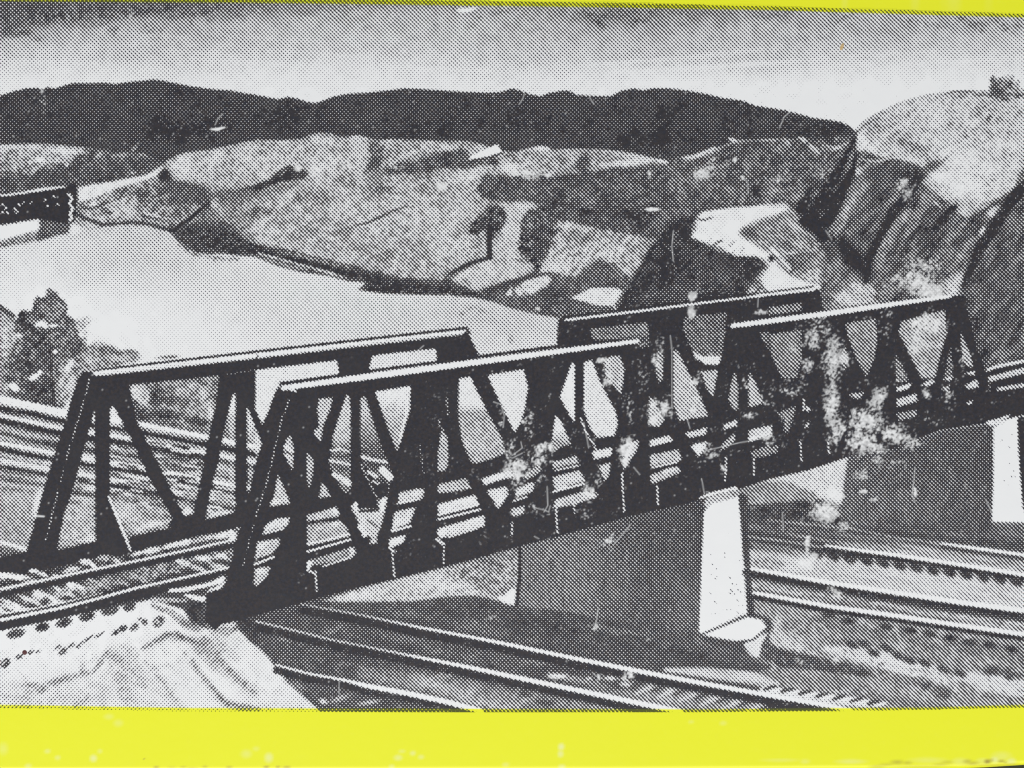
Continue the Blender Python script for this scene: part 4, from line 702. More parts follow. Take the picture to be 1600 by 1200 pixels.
# ---- tracks in the foreground
def rail(pts, w, r, t=.02, dk=10, dark=.93):
    L([(x, y + (dk * .5 + 3)) for x, y in pts], dk, dark, 3, n=.04, nt='f')
    L(pts, w, t, 1.0, r=r)
P([(1340, 850), (1470, 852), (1600, 872), (1664, 880), (1664, 905), (1600, 900), (1400, 866), (1300, 850)], .5, 3, .16, 'k')
P([(1170, 858), (1240, 866), (1330, 868), (1600, 905), (1664, 915), (1664, 965), (1600, 955), (1400, 928), (1200, 892), (1165, 886)], .34, 3, .12, 'k')
L([(1170, 838), (1270, 852), (1340, 866)], 16, .86, 5, n=.05); P([(1168, 868), (1210, 872), (1230, 885), (1200, 890), (1168, 884)], .5, 3, .15, 'f')
P([(1165, 905), (1400, 940), (1664, 978), (1664, 995), (1600, 988), (1200, 926), (1168, 922)], .5, 3, .18, 'k')
P([(1175, 940), (1300, 950), (1600, 1000), (1664, 1010), (1664, 1120), (1300, 1120), (1190, 1050)], .56, 4, .12, 'g')
L([(1280, 970), (1400, 990), (1600, 1024)], 26, .66, 8, n=.08, op=.8)
L([(1292, 1014), (1350, 1024), (1420, 1042), (1480, 1058), (1600, 1076)], [10, 24, 26, 26, 26], .26, 6, n=.12, nt='k'); L([(1205, 975), (1218, 1000), (1250, 1012)], [18, 22, 14], .34, 6, n=.15, nt='f', op=.9)
L([(1196, 1018), (1225, 1030), (1270, 1036), (1330, 1046), (1372, 1058)], [26, 26, 22, 16, 8], .84, 5, n=.06); B(1205, 985, 10, 24, .8, -10, op=0)
L([(1200, 1058), (1260, 1062), (1330, 1066)], 14, .6, 5, op=.8); L([(1360, 1062), (1390, 1076)], 16, .5, 5, op=.7); L([(1330, 1090), (1450, 1100), (1500, 1100)], 14, .66, 5, op=.7); L([(1420, 1092), (1600, 1100)], 12, .52, 5, op=.6)
L([(1196, 1080), (1216, 1086), (1290, 1092), (1350, 1098)], [18, 14, 14, 14], .25, 3, n=.2, nt='f')
for x, y, rx, ry, t in [(1440, 1066, 24, 10, .8), (1472, 1084, 16, 10, .78), (1500, 1070, 20, 8, .6), (1412, 1062, 14, 8, .66), (1580, 1052, 26, 8, .8), (1552, 1046, 18, 7, .82), (1546, 1050, 10, 5, .92), (1576, 1060, 10, 4, .9)]: B(x, y, rx, ry, t, 15, op=.85, n=.1, nt='f', hard=1.2)

NG_ = NG

for pts, w, t in [([(160, 1030), (176, 1018), (196, 1024), (214, 1046), (226, 1070)], [10, 20, 26, 16, 6], .42), ([(226, 1012), (262, 994), (300, 1000), (318, 1012)], [6, 10, 9, 12], .62), ([(318, 1012), (336, 1034), (362, 1054), (398, 1084)], [26, 22, 14, 8], .55), ([(302, 1034), (320, 1062), (350, 1098), (380, 1106)], [7, 7, 8, 10], .6), ([(60, 1078), (96, 1062), (136, 1052)], [10, 9, 6], .55), ([(186, 1060), (200, 1096)], [18, 14], .4), ([(20, 1100), (46, 1084)], [10, 8], .5), ([(250, 1060), (282, 1106)], [8, 10], .4), ([(340, 1005), (372, 1030)], [12, 8], .4), ([(0, 1085), (60, 1100)], [30, 20], .26)]:
    L([(x, y) for x, y in pts], [q * 1.25 for q in w], t, 8, n=.16, nt='f', op=.55)
STROKES([(1175, 945), (1600, 1005), (1600, 1098), (1320, 1100), (1190, 1040)], 420, 60, 10, 3, [.25, .3, .8, .85], 51, .45, 2, 30)
STROKES([(1180, 905), (1600, 965), (1600, 985), (1180, 925)], 120, -35, 9, 3, [.2, .75, .8], 52, .5)
STROKES([(1180, 866), (1600, 910), (1600, 945), (1180, 888)], 110, 15, 12, 2.6, [.12, .15, .6], 53, .4)
STROKES([(440, 985), (1100, 1060), (1250, 1105), (780, 1108), (430, 1030)], 300, 15, 12, 3, [.6, .65, .97], 54, .4, spread=30)
STROKES([(560, 1046), (740, 1060), (1020, 1108), (770, 1108), (700, 1092)], 130, -35, 12, 3.4, [.25, .3, .9], 55, .45)
STROKES([(520, 935), (700, 890), (800, 868), (800, 925), (640, 935)], 110, -30, 8, 2.6, [.15, .2, .75], 56, .45, spread=40)
STROKES([(950, 1058), (1190, 1085), (1240, 1108), (1080, 1108)], 90, -35, 12, 3.4, [.2, .3, .9], 57, .5)
STROKES([(820, 860), (1090, 790), (1090, 980), (815, 945)], 240, 92, 14, 3, [.6, .65, .97], 58, .3, spread=12)
STROKES([(1330, 725), (1545, 670), (1545, 822), (1320, 808)], 200, 100, 14, 3, [.55, .6, .97], 59, .35, spread=16)
STROKES([(0, 1045), (240, 1000), (420, 1050), (480, 1105), (0, 1105)], 160, 50, 14, 3, [.05, .08, .45, .5], 60, .4, 2.2, 40)
for i, x in enumerate(range(1272, 1640, 26)):
    y = 866 + (x - 1272) * .137
    B(x + 4, y, 13, 7, .9, 25, n=.06, nt='f', hard=1.5); 
    B(x + 16, y + 7, 5, 4, .3, 30, op=.6)
for x, y in [(1325, 970), (1385, 979), (1422, 985), (1485, 997), (1515, 1003), (1546, 1008), (1580, 1014), (1295, 960), (1452, 990)]: B(x, y, 11, 6, .9, 12, n=.06, nt='f', hard=1.6)
for x, y in [(1350, 1006), (1385, 1012), (1402, 1024), (1420, 1032), (1445, 1036), (1475, 1046), (1500, 1052), (1330, 1006), (1365, 1020)]: B(x, y, 12, 6, .86, 25, n=.08, nt='f', hard=1.4)
for x, y in [(1347, 970), (1400, 984), (1470, 985), (1510, 994), (1360, 978)]: B(x, y, 7, 4, .4, 30, op=.8)
L([(1160, 788), (1250, 796), (1300, 800)], 4, .75, 3, op=.4); L([(1200, 812), (1240, 817), (1330, 826), (1400, 840), (1470, 850)], 3, .52, 2, n=.15, nt='f', op=.8); L([(1165, 838), (1230, 846), (1290, 856), (1350, 862)], 3.4, .5, 2, n=.15, nt='f', op=.9)
rail([(1290, 852), (1352, 861), (1400, 867), (1500, 882), (1600, 898), (1664, 908)], [3, 5, 6, 6, 6, 6], 'printed_rail_c', dk=7)
rail([(1472, 849), (1520, 856), (1600, 867), (1664, 876)], [3, 5, 5, 5], 'printed_rail_d', dk=6, dark=.85)
L([(1168, 895), (1200, 902), (1400, 938), (1664, 976)], 12, .86, 4, n=.06)
rail([(1164, 887), (1200, 893), (1300, 911), (1400, 926), (1500, 941), (1600, 954), (1664, 964)], [4, 6, 7, 7, 8, 8, 8], 'printed_rail_e', dk=9)
rail([(1170, 925), (1200, 930), (1300, 948), (1400, 962), (1500, 977), (1600, 991), (1664, 1001)], [4, 6, 6.5, 7, 7, 7, 7], 'printed_rail_f', dk=8)
P([(1165, 908), (1180, 912), (1180, 918), (1168, 916)], .3, 1.2)
# lower tracks
P([(560, 1040), (700, 1056), (800, 1080), (1040, 1112), (760, 1112), (700, 1095), (560, 1062)], .58, 6, .15, 's')
for a in [(680, 1070, 30, 10, .42, 20), (720, 1085, 30, 10, .45, 20), (780, 1090, 24, 10, .55, 0), (760, 1100, 30, 6, .4, 10), (600, 1052, 40, 6, .66, 10), (530, 1092, 20, 5, .4, -20), (505, 1096, 8, 5, .1, 30), (575, 1098, 20, 4, .35, -10), (460, 1070, 20, 6, .6, 20), (470, 1000, 60, 10, .74, 12), (560, 990, 60, 8, .78, 10), (520, 985, 24, 5, .66, -20), (640, 1000, 40, 8, .7, 10), (560, 1030, 60, 6, .82, 12), (700, 1020, 60, 8, .72, 12), (640, 960, 40, 6, .72, 5), (720, 950, 60, 10, .84, 0), (620, 950, 40, 8, .78, 0), (740, 980, 50, 12, .68, 12), (850, 975, 60, 8, .88, 10), (830, 1000, 40, 8, .76, 10), (840, 1035, 30, 7, .66, 0), (900, 1062, 50, 6, .5, 12), (870, 1056, 16, 4, .1, 0), (955, 1060, 14, 4, .2, 0), (975, 1058, 12, 6, .1, 30), (978, 1070, 12, 4, .15, 10), (920, 1060, 5, 3, .2, 0), (880, 1045, 30, 6, .85, 8), (860, 1085, 40, 8, .72, 10), (820, 1085, 12, 6, .85, 0), (850, 1098, 16, 6, .9, 0), (960, 985, 60, 6, .7, 8), (1000, 1010, 60, 8, .84, 8), (1080, 1025, 40, 10, .9, 8), (1050, 1010, 30, 6, .8, 5)]:
    B(*a[:5], ang=a[5], op=.75, n=.12, nt='f', hard=1.1)
P([(430, 985), (460, 988), (450, 1000), (434, 1000)], .6, 3)
L([(1090, 1000), (1150, 1015), (1190, 1028)], 12, .7, 4); L([(1040, 1046), (1110, 1052), (1180, 1060), (1210, 1070)], [6, 18, 20, 16], .36, 5, n=.15, nt='k'); L([(1060, 1030), (1130, 1040), (1200, 1042)], 10, .86, 4, op=.8)
P([(1000, 1052), (1100, 1075), (1200, 1088), (1220, 1112), (1070, 1112), (900, 1075), (1000, 1078)], .5, 4, .12, 's', op=.8)
for x in range(985, 1330, 34):
    y = 1062 + (x - 985) * .17
    L([(x, y + 12), (x + 22, y + 2), (x + 34, y + 2)], [5, 9, 5], .84, 3, op=.8); L([(x + 8, y + 22), (x + 30, y + 12)], [4, 7], .26, 3, op=.6)
for x in range(1195, 1370, 27):
    y = 1072 + (x - 1195) * .14; L([(x, y + 5), (x + 16, y)], 5, .85, 2); L([(x + 10, y + 8), (x + 26, y + 4)], 4, .08, 2)
L([(1215, 1098), (1300, 1108)], [10, 10], .95, 1.5)
P([(1200, 1094), (1250, 1098), (1318, 1110), (1200, 1112)], .92, 1.5, .03)
rail([(470, 944), (560, 960), (655, 980), (740, 996), (800, 1008), (900, 1029), (1000, 1049), (1100, 1068), (1200, 1086), (1280, 1100), (1330, 1110)], [1, 1.5, 3.5, 4.5, 5.5, 6, 7, 7, 7, 7, 6], 'printed_rail_g', dk=13)
rail([(400, 971), (440, 980), (520, 1000), (600, 1016), (650, 1026), (740, 1044), (800, 1057), (900, 1078), (1000, 1099), (1064, 1112)], [2, 2, 2, 2, 4, 6, 7, 7.5, 8, 8], 'printed_rail_h', dk=13)
rail([(432, 1039), (480, 1052), (540, 1063), (570, 1071), (640, 1084), (700, 1097), (752, 1111)], [3, 3, 4, 7, 8, 8, 8], 'printed_rail_i', dk=11)
P_DONE = 0
L([(470, 944), (560, 960), (640, 976)], 2, .5, 1.4, op=.6); L([(404, 972), (520, 1000), (640, 1024)], 2.4, .45, 1.4, op=.6)

P([(1158, 962), (1180, 958), (1206, 966), (1206, 984), (1190, 1020), (1184, 1030), (1150, 1020), (1100, 1004), (1096, 992)], .84, 2, .05)
L([(1158, 775), (1166, 860), (1174, 960)], 9, .9, 2, op=.9)
P([(1098, 992), (1168, 964), (1190, 968), (1199, 980), (1190, 992), (1176, 999), (1154, 1002), (1128, 998)], .015, 1, r='first_pier_footing')
P([(1162, 1006), (1176, 1000), (1200, 988), (1190, 1008), (1186, 1028), (1176, 1026), (1166, 1016)], .16, 1.2, .06, r='first_pier_footing')
DOTS((1106, 987), (1168, 961), 2.6, .72, 4.4); DOTS((1112, 960), (1160, 946), 1.2, .6, 6)
L([(1199, 980), (1176, 1000), (1150, 1003)], 2.5, .85, 1.2)

# ---- overall tooth of the old negative
GRN = np.ones_like(T); GRN[R == rid('printed_sky')] = .25; GRN[R == rid('printed_river')] = .3; GRN = blur1(GRN, 1.5)
T += .03 * (N_FINE + N_F2) * (1 - np.abs(T * 2 - 1)) * GRN
T = np.clip(T, 0, 1)
T = np.interp(T, [0, .1, .25, .4, .5, .6, .7, .8, .9, .97, 1], [0, .06, .19, .37, .515, .65, .775, .88, .952, .99, 1]).astype(np.float32)
T = blur1(T, .75)
T = np.clip(T, 0, 1)

# ---- rubbed ink
for a in [(1430, 440, 44, 26, .95), (1455, 455, 24, 14, 1.5), (1440, 420, 40, 20, .7), (1450, 505, 34, 26, .9), (1440, 540, 26, 30, .75), (1300, 560, 22, 60, .85), (1300, 640, 16, 60, 1.0), (1310, 560, 22, 14, 1.1), (1270, 530, 20, 24, .85), (1285, 510, 26, 26, .55), (1262, 570, 14, 20, .7), (1240, 605, 26, 26, .5),
          (1370, 625, 14, 26, 1.15, 30), (1355, 660, 40, 26, .9), (1345, 690, 34, 24, 1.05), (1400, 680, 34, 20, 1.0), (1425, 695, 20, 10, .8), (1310, 670, 20, 30, .9), (1370, 700, 30, 16, .9), (1350, 740, 26, 16, .6), (1380, 718, 50, 14, .5), (1290, 800, 24, 24, 1.15), (1300, 770, 12, 12, 1.4), (1310, 775, 14, 8, 1.2), (1262, 850, 5, 24, 1.0), (1258, 880, 16, 10, 1.5), (1272, 870, 10, 12, .9), (1320, 820, 16, 14, .6), (1365, 780, 8, 5, 1.2), (1350, 768, 8, 4, 1.0), (1430, 770, 3, 12, .8),
          (1450, 615, 12, 10, .8), (1400, 580, 20, 30, .35), (1480, 620, 24, 20, .5), (1420, 300, 20, 14, .6, -40), (1408, 288, 20, 10, .7, -40), (1385, 490, 16, 12, .6), (1385, 520, 14, 24, .5), (1240, 545, 12, 12, .6), (1355, 500, 40, 10, .3), (1460, 655, 30, 14, .4), (1500, 560, 20, 40, .3),
          (1082, 462, 9, 10, 1.4), (1080, 488, 7, 12, 1.5), (1095, 455, 10, 8, .6), (1190, 488, 14, 6, .9), (1030, 640, 30, 24, .8), (1020, 655, 14, 12, 1.1), (1005, 590, 16, 40, .45), (985, 640, 14, 34, .55), (950, 590, 12, 22, .9), (940, 562, 12, 6, 1.0), (1090, 590, 14, 18, .8), (1083, 640, 7, 8, 1.2), (1030, 540, 14, 14, .5), (1025, 565, 12, 20, .7),
          (980, 700, 14, 24, 1.1, 20), (975, 720, 10, 14, 1.0), (920, 768, 12, 20, .95), (935, 750, 10, 14, .6), (840, 715, 30, 18, .75), (810, 735, 24, 26, .9), (845, 700, 18, 12, .8), (862, 700, 8, 12, .9), (825, 660, 12, 28, .5), (795, 700, 14, 24, .6), (795, 735, 16, 12, .9), (785, 655, 10, 20, .5), (810, 760, 16, 20, .6), (848, 750, 14, 14, .5), (935, 850, 14, 16, .5, 40), (955, 840, 14, 5, .6, -50), (952, 845, 8, 6, .8), (1100, 700, 20, 12, .8), (1115, 712, 12, 8, .8), (1130, 730, 8, 12, .7), (1175, 650, 14, 8, .8), (1200, 680, 14, 20, .8), (1165, 600, 10, 16, .6), (1110, 720, 40, 16, .3), (845, 800, 40, 16, .35), (920, 800, 24, 16, .35), (1200, 620, 20, 30, .5),
          (465, 263, 7, 6, 1.6), (495, 268, 14, 14, .95), (538, 258, 14, 12, .7), (690, 290, 11, 9, 1.5), (625, 262, 16, 6, .6), (695, 285, 18, 18, .4), (830, 272, 30, 12, .8), (856, 274, 8, 6, 1.1), (1096, 272, 20, 12, 1.15), (1112, 262, 14, 14, .6), (1148, 250, 4, 5, 1.5), (1160, 277, 4, 4, 1.0), (1015, 272, 5, 8, 1.0), (1020, 327, 12, 3.5, 1.3), (1000, 355, 20, 16, .3), (1290, 272, 24, 14, .5), (1262, 312, 10, 16, .5), (1232, 280, 40, 10, .3), (1130, 250, 30, 20, .35), (805, 270, 10, 6, 1.0), (1215, 280, 8, 8, .9),
          (800, 490, 20, 10, .2), (970, 500, 16, 10, .4), (842, 483, 6, 5, .9), (205, 22, 5, 14, .6), (68, 150, 5, 20, .6), (215, 228, 10, 8, .45), (930, 1058, 20, 8, .5), (980, 1055, 14, 10, .8), (870, 1058, 18, 5, .9), (1015, 1000, 7, 4, .8), (930, 980, 5, 7, .9), (985, 968, 14, 8, .5), (920, 890, 5, 8, .5), (1308, 928, 8, 8, 1.1), (1300, 920, 8, 6, .7), (1305, 1030, 8, 6, .8), (1250, 1035, 10, 8, .6), (1428, 1055, 10, 5, .8), (1400, 928, 5, 4, .8), (1235, 985, 40, 20, .35), (1215, 970, 12, 12, .5), (1240, 1075, 40, 16, .2), (760, 960, 24, 10, .3), (470, 900, 8, 14, .35), (440, 1000, 16, 10, .25), (1552, 120, 6, 4, .5),
          (1540, 610, 6, 5, .5), (1380, 450, 8, 20, .6), (610, 480, 6, 6, .1), (350, 200, 10, 3, .4), (1100, 560, 60, 80, .12), (900, 700, 60, 60, .16), (1250, 620, 60, 80, .2), (780, 700, 50, 60, .15), (1040, 300, 80, 40, .12)]:
    SC(*a[:5], ang=(a[5] if len(a) > 5 else 0))
WEAR = np.clip(WEAR * (.84 + .3 * N_F2), 0, 1)
for pts in [[(348, 178), (340, 186), (336, 195)], [(820, 145), (816, 156), (811, 163)], [(921, 152), (925, 158), (928, 163)], [(1160, 275), (1168, 285), (1169, 303)], [(1047, 524), (1050, 545), (1050, 600), (1050, 634)], [(1074, 655), (1078, 670)], [(1096, 748), (1101, 772)], [(1100, 705), (1140, 695), (1170, 689), (1200, 684)], [(1185, 465), (1184, 480)], [(985, 820), (970, 838), (960, 850)], [(832, 792), (850, 797), (858, 800)], [(857, 800), (860, 790)], [(530, 1064), (530, 1084)], [(1052, 360), (1050, 385), (1052, 408)], [(1380, 605), (1370, 640)], [(1330, 640), (1336, 668)], [(1322, 665), (1312, 688)],
            [(1240, 170), (1225, 183), (1218, 200)], [(935, 950), (930, 980)], [(990, 730), (1000, 742)], [(771, 628), (784, 632)], [(784, 636), (788, 650), (786, 668)], [(656, 545), (662, 540)], [(1000, 540), (1008, 536)], [(835, 838), (842, 842)], [(920, 700), (912, 660)], [(1430, 730), (1425, 775), (1430, 785)], [(1540, 780), (1555, 812)], [(1222, 800), (1224, 830)], [(1290, 360), (1300, 375)], [(814, 690), (816, 700), (800, 712)], [(800, 716), (816, 708)], [(855, 760), (856, 790), (850, 800)]]:
    HAIR(pts, 1.2, .6)
P_SPOTS = [(330, 201), (340, 202)]
for pts, w in [([(330, 202), (340, 202), (351, 199)], [2, 5, 2]), ([(54, 806), (69, 807)], [3, 2]), ([(1010, 327), (1026, 327)], [2, 5])]:
    mk = mask_line(pts, w, 1); WEAR[mk[0], mk[1]] = np.maximum(WEAR[mk[0], mk[1]], mk[2])
# a faint all-over rub on the heavy ink round the bridge
WEAR = np.maximum(WEAR, np.clip((N_W0 + .5 * N_W3 + .4 * N_W1 - 1.05) * 1.2, 0, .5) * np.interp(XX, [500, 750, 1300, 1500], [0, .55, .8, .5]) * (YY > 430) * (YY < 900)).astype(np.float32)
# a dusting of tiny flecks over the solid parts
k = rng.rand(H, W) > .99965
fl = blur1(k.astype(np.float32), .7) * 2.4
WEAR = np.clip(np.maximum(WEAR, np.clip(fl, 0, .55) * (T > .8)), 0, 1)

# ---- borders of the print: white window and how far the ink runs over the yellow
def top_white(x): return np.interp(x, [-60, 0, 400, 800, 1200, 1400, 1600, 1700], [1.5, 2.2, 4.5, 9.5, 16, 22, 27.5, 31])
def top_ink(x): return np.interp(x, [-60, 0, 400, 600, 800, 1000, 1200, 1400, 1600, 1700], [-6, -5, -3, -1, 2, 5, 10, 15.5, 22, 25])
def bot_white(x): return np.interp(x, [-60, 0, 300, 750, 1100, 1450, 1600, 1700], [1098, 1101, 1106, 1107.5, 1108, 1105, 1101, 1098])
def bot_ink(x): return np.interp(x, [-60, 0, 300, 750, 1100, 1450, 1600, 1700], [1104, 1107, 1111.5, 1113.5, 1113, 1109, 1105.5, 1102])
e = lambda v: np.clip(v / 1.2 + .5, 0, 1)
WHITE = e(YY - top_white(XX)) * e(bot_white(XX) - YY) * e(XX + 30) * e(1632 - XX)
INKOK = e(YY - top_ink(XX)) * e(bot_ink(XX) - YY) * e(XX + 33) * e(1635 - XX)
T = np.maximum(T, .42 * (YY < 30) * (YY < top_white(XX) + 1))
T = T * INKOK
R[(YY < top_ink(XX) - .5) | (YY > bot_ink(XX) + .5) | (XX < -33) | (XX > 1635)] = rid('yellow_border')

# ================================================================ materials
YEL = (0.80, 0.82, 0.016)
PAPER = (0.825, 0.825, 0.83)
INK = (0.0195, 0.0175, 0.0225)

class NT:
    def __init__(self, name):
        self.m = bpy.data.materials.new(name); self.m.use_nodes = True
        self.t = self.m.node_tree; self.n = self.t.nodes; self.n.clear()
        self.out = self.n.new('ShaderNodeOutputMaterial'); self.b = self.n.new('ShaderNodeBsdfPrincipled')
        self.t.links.new(self.b.outputs[0], self.out.inputs[0])
    def lk(self, a, b): self.t.links.new(a, b)
    def M(self, op, a, b=None, c=None, clamp=False):
        x = self.n.new('ShaderNodeMath'); x.operation = op; x.use_clamp = clamp
        for i, v in enumerate((a, b, c)):
            if v is None: continue
            if isinstance(v, (int, float)): x.inputs[i].default_value = v
            else: self.lk(v, x.inputs[i])
        return x.outputs[0]
    def mix(self, f, a, b):
        x = self.n.new('ShaderNodeMix'); x.data_type = 'RGBA'
        for i, v in ((0, f), (6, a), (7, b)):
            if isinstance(v, (int, float)): x.inputs[i].default_value = v
            elif isinstance(v, tuple): x.inputs[i].default_value = (*v, 1)
            else: self.lk(v, x.inputs[i])
        return x.outputs[2]
    def noise(self, vec, scale, detail=2.0, rough=.5):
        x = self.n.new('ShaderNodeTexNoise'); x.inputs['Scale'].default_value = scale; x.inputs['Detail'].default_value = detail; x.inputs['Roughness'].default_value = rough
        self.lk(vec, x.inputs['Vector']); return x

def layout_xy(g):
    tc = g.n.new('ShaderNodeTexCoord')
    mp = g.n.new('ShaderNodeMapping'); mp.inputs['Scale'].default_value = (1 / S, -1 / S, 1 / S)
    mp.inputs['Location'].default_value = (800, 600, 0)
    g.lk(tc.outputs['Object'], mp.inputs['Vector'])
    sp = g.n.new('ShaderNodeSeparateXYZ'); g.lk(mp.outputs[0], sp.inputs[0])
    return mp.outputs[0], sp.outputs[0], sp.outputs[1]

def yellow_colour(g, vec, mark_white, mark_brown):
    n1 = g.noise(vec, 0.006, 3); n2 = g.noise(vec, 0.09, 3)
    y = g.mix(g.M('MULTIPLY', g.M('SUBTRACT', n1.outputs[0], .35, clamp=True), .5), YEL, (0.79, 0.79, 0.034))
    y = g.mix(g.M('MULTIPLY', g.M('SUBTRACT', n2.outputs[0], .55, clamp=True), .6), y, (0.80, 0.80, 0.06))
    y = g.mix(mark_white, y, (0.80, 0.82, 0.36))
    y = g.mix(mark_brown, y, (0.36, 0.27, 0.045))
    return y

def surface(g, vec, col, rough=0.42):
    n = g.noise(vec, 0.55, 3, .6)
    n3 = g.noise(vec, 0.03, 2, .5)
    h = g.M('ADD', g.M('MULTIPLY', n.outputs[0], .35), g.M('MULTIPLY', n3.outputs[0], 3.0))
    bp = g.n.new('ShaderNodeBump'); bp.inputs['Strength'].default_value = 0.25; bp.inputs['Distance'].default_value = 2.0e-5
    g.lk(h, bp.inputs['Height']); g.lk(bp.outputs[0], g.b.inputs['Normal'])
    g.lk(col, g.b.inputs['Base Color'])
    g.b.inputs['Roughness'].default_value = rough
    g.b.inputs['IOR'].default_value = 1.48
    g.b.inputs['Specular IOR Level'].default_value = 0.4
    return n

def make_print():
    g = NT('halftone_print_on_coated_card')
    vec, x, y = layout_xy(g)
    at = g.n.new('ShaderNodeAttribute'); at.attribute_name = 'print'
    sc = g.n.new('ShaderNodeSeparateColor'); g.lk(at.outputs['Color'], sc.inputs[0])
    thr, wear, white = sc.outputs[0], sc.outputs[1], sc.outputs[2]
    an = at.outputs['Alpha']
    # slightly wandering screen
    w = g.noise(vec, 0.012, 2); ws = g.n.new('ShaderNodeSeparateColor'); g.lk(w.outputs['Color'], ws.inputs[0])
    w2 = g.noise(vec, 0.16, 1); ws2 = g.n.new('ShaderNodeSeparateColor'); g.lk(w2.outputs['Color'], ws2.inputs[0])
    xx = g.M('ADD', x, g.M('ADD', g.M('MULTIPLY', ws.outputs[0], 3.0), g.M('MULTIPLY', ws2.outputs[0], 1.1)))
    yy = g.M('ADD', y, g.M('ADD', g.M('MULTIPLY', ws.outputs[1], 3.0), g.M('MULTIPLY', ws2.outputs[1], 1.1)))
    k = 2 * math.pi / PITCH
    u = g.M('COSINE', g.M('MULTIPLY', g.M('ADD', xx, yy), k))
    v = g.M('COSINE', g.M('MULTIPLY', g.M('SUBTRACT', xx, yy), k))
    s = g.M('ADD', g.M('MULTIPLY', v, an), g.M('MULTIPLY', u, g.M('SUBTRACT', 1.0, an)))
    tooth = g.noise(vec, 0.45, 2, .6)
    s = g.M('ADD', s, g.M('MULTIPLY', g.M('SUBTRACT', tooth.outputs[0], .5), .22))
    ink = g.M('ADD', g.M('MULTIPLY', g.M('SUBTRACT', s, thr), 2.6), .5, clamp=True)
    ink = g.M('MULTIPLY', ink, g.M('SUBTRACT', 1.0, wear, clamp=True))
    # uneven ink film
    f1 = g.noise(vec, 0.22, 3, .6); fs = g.n.new('ShaderNodeSeparateColor'); g.lk(f1.outputs['Color'], fs.inputs[0])
    f2 = g.noise(vec, 0.02, 3)
    ic = g.mix(g.M('MULTIPLY', g.M('SUBTRACT', fs.outputs[0], .42, clamp=True), 1.6, clamp=True), INK, (0.027, 0.036, 0.066))
    ic = g.mix(g.M('MULTIPLY', g.M('SUBTRACT', fs.outputs[1], .42, clamp=True), 1.6, clamp=True), ic, (0.060, 0.042, 0.034))
    ic = g.mix(g.M('MULTIPLY', g.M('SUBTRACT', f2.outputs[0], .45, clamp=True), 1.4, clamp=True), ic, (0.036, 0.035, 0.039))
    # small lone dots carry a thinner, bluer film of ink than the solids
    ic = g.mix(g.M('ADD', g.M('MULTIPLY', thr, .55), .12, clamp=True), ic, (0.052, 0.054, 0.105))
    pn = g.noise(vec, 0.03, 4, .6)
    pc = g.mix(pn.outputs[0], PAPER, (0.785, 0.785, 0.80))
    yc = yellow_colour(g, vec, 0.0, 0.0)
    base = g.mix(white, yc, pc)
    inky = g.mix(white, (0.075, 0.085, 0.006), ic)
    col = g.mix(ink, base, inky)
    surface(g, vec, col)
    return g.m

def make_yellow():
    g = NT('yellow_printed_card')
    vec, x, y = layout_xy(g)
    at = g.n.new('ShaderNodeAttribute'); at.attribute_name = 'marks'
    sc = g.n.new('ShaderNodeSeparateColor'); g.lk(at.outputs['Color'], sc.inputs[0])
    surface(g, vec, yellow_colour(g, vec, sc.outputs[0], sc.outputs[1]))
    return g.m

def plain(name, col, rough=.6):
    g = NT(name); vec, x, y = layout_xy(g)
    n = g.noise(vec, .02, 4)
    surface(g, vec, g.mix(n.outputs[0], col, tuple(c * .8 for c in col)), rough)
    return g.m

PITCH = 6.1
MP = make_print(); MY = make_yellow()

# ================================================================ meshes
def grid_mesh(name, V, F, mat, attr=None, vals=None, parent=None, label=None):
    me = bpy.data.meshes.new(name)
    me.vertices.add(len(V)); me.vertices.foreach_set('co', V.astype(np.float32).ravel())
    me.loops.add(F.size); me.loops.foreach_set('vertex_index', F.astype(np.int32).ravel())
    me.polygons.add(len(F)); me.polygons.foreach_set('loop_start', np.arange(0, F.size, 4, dtype=np.int32))
    me.polygons.foreach_set('loop_total', np.full(len(F), 4, np.int32))
    me.update(calc_edges=True)
    if attr:
        a = me.attributes.new(attr, 'FLOAT_COLOR', 'POINT')
        a.data.foreach_set('color', vals.astype(np.float32).ravel())
    me.materials.append(mat)
    o = bpy.data.objects.new(name, me); scene.collection.objects.link(o)
    if parent: o.parent = parent
    if label: o['label'] = label
    return o

root = bpy.data.objects.new('printed_box', None); scene.collection.objects.link(root)
root['label'] = 'worn yellow cardboard box face with black and white halftone print of a railway truss bridge'
root['category'] = 'printed box'

# ---- the box itself: one skin over face, rounded fold and side walls
xs = np.arange(-150, 1752, 3.0)
ye = np.interp(xs, [-150, 0, 1000, 1400, 1500, 1540, 1600, 1760], [1208, 1207, 1206, 1203.5, 1202, 1200.3, 1196.6, 1186])
RR = 9.0
rows = []
top_in = [-62 - 300 * 0, ]
zt = -0.4
rows.append((np.full_like(xs, -62.0), np.full_like(xs, -360.0)))
for a in np.linspace(0, math.pi / 2, 7):
    rows.append((np.full_like(xs, -62 + RR - RR * math.cos(a)), np.full_like(xs, zt - RR + RR * math.sin(a))))
for y in np.arange(-40, 1100, 40.0): rows.append((np.full_like(xs, y), np.full_like(xs, zt)))
for f in np.linspace(0, 1, 42): rows.append((1100 + (ye - RR - 1100) * f, np.full_like(xs, zt)))
for a in np.linspace(0, math.pi / 2, 9)[1:]:
    rows.append((ye - RR + RR * math.sin(a), np.full_like(xs, zt - RR + RR * math.cos(a))))
rows.append((ye.copy(), np.full_like(xs, -360.0)))
NR, NC = len(rows), len(xs)
V = np.zeros((NR, NC, 3))
for j, (yy_, zz_) in enumerate(rows):
    V[j, :, 0] = wx(xs); V[j, :, 1] = wy(yy_); V[j, :, 2] = zz_ * S
idx = np.arange(NR * NC).reshape(NR, NC)
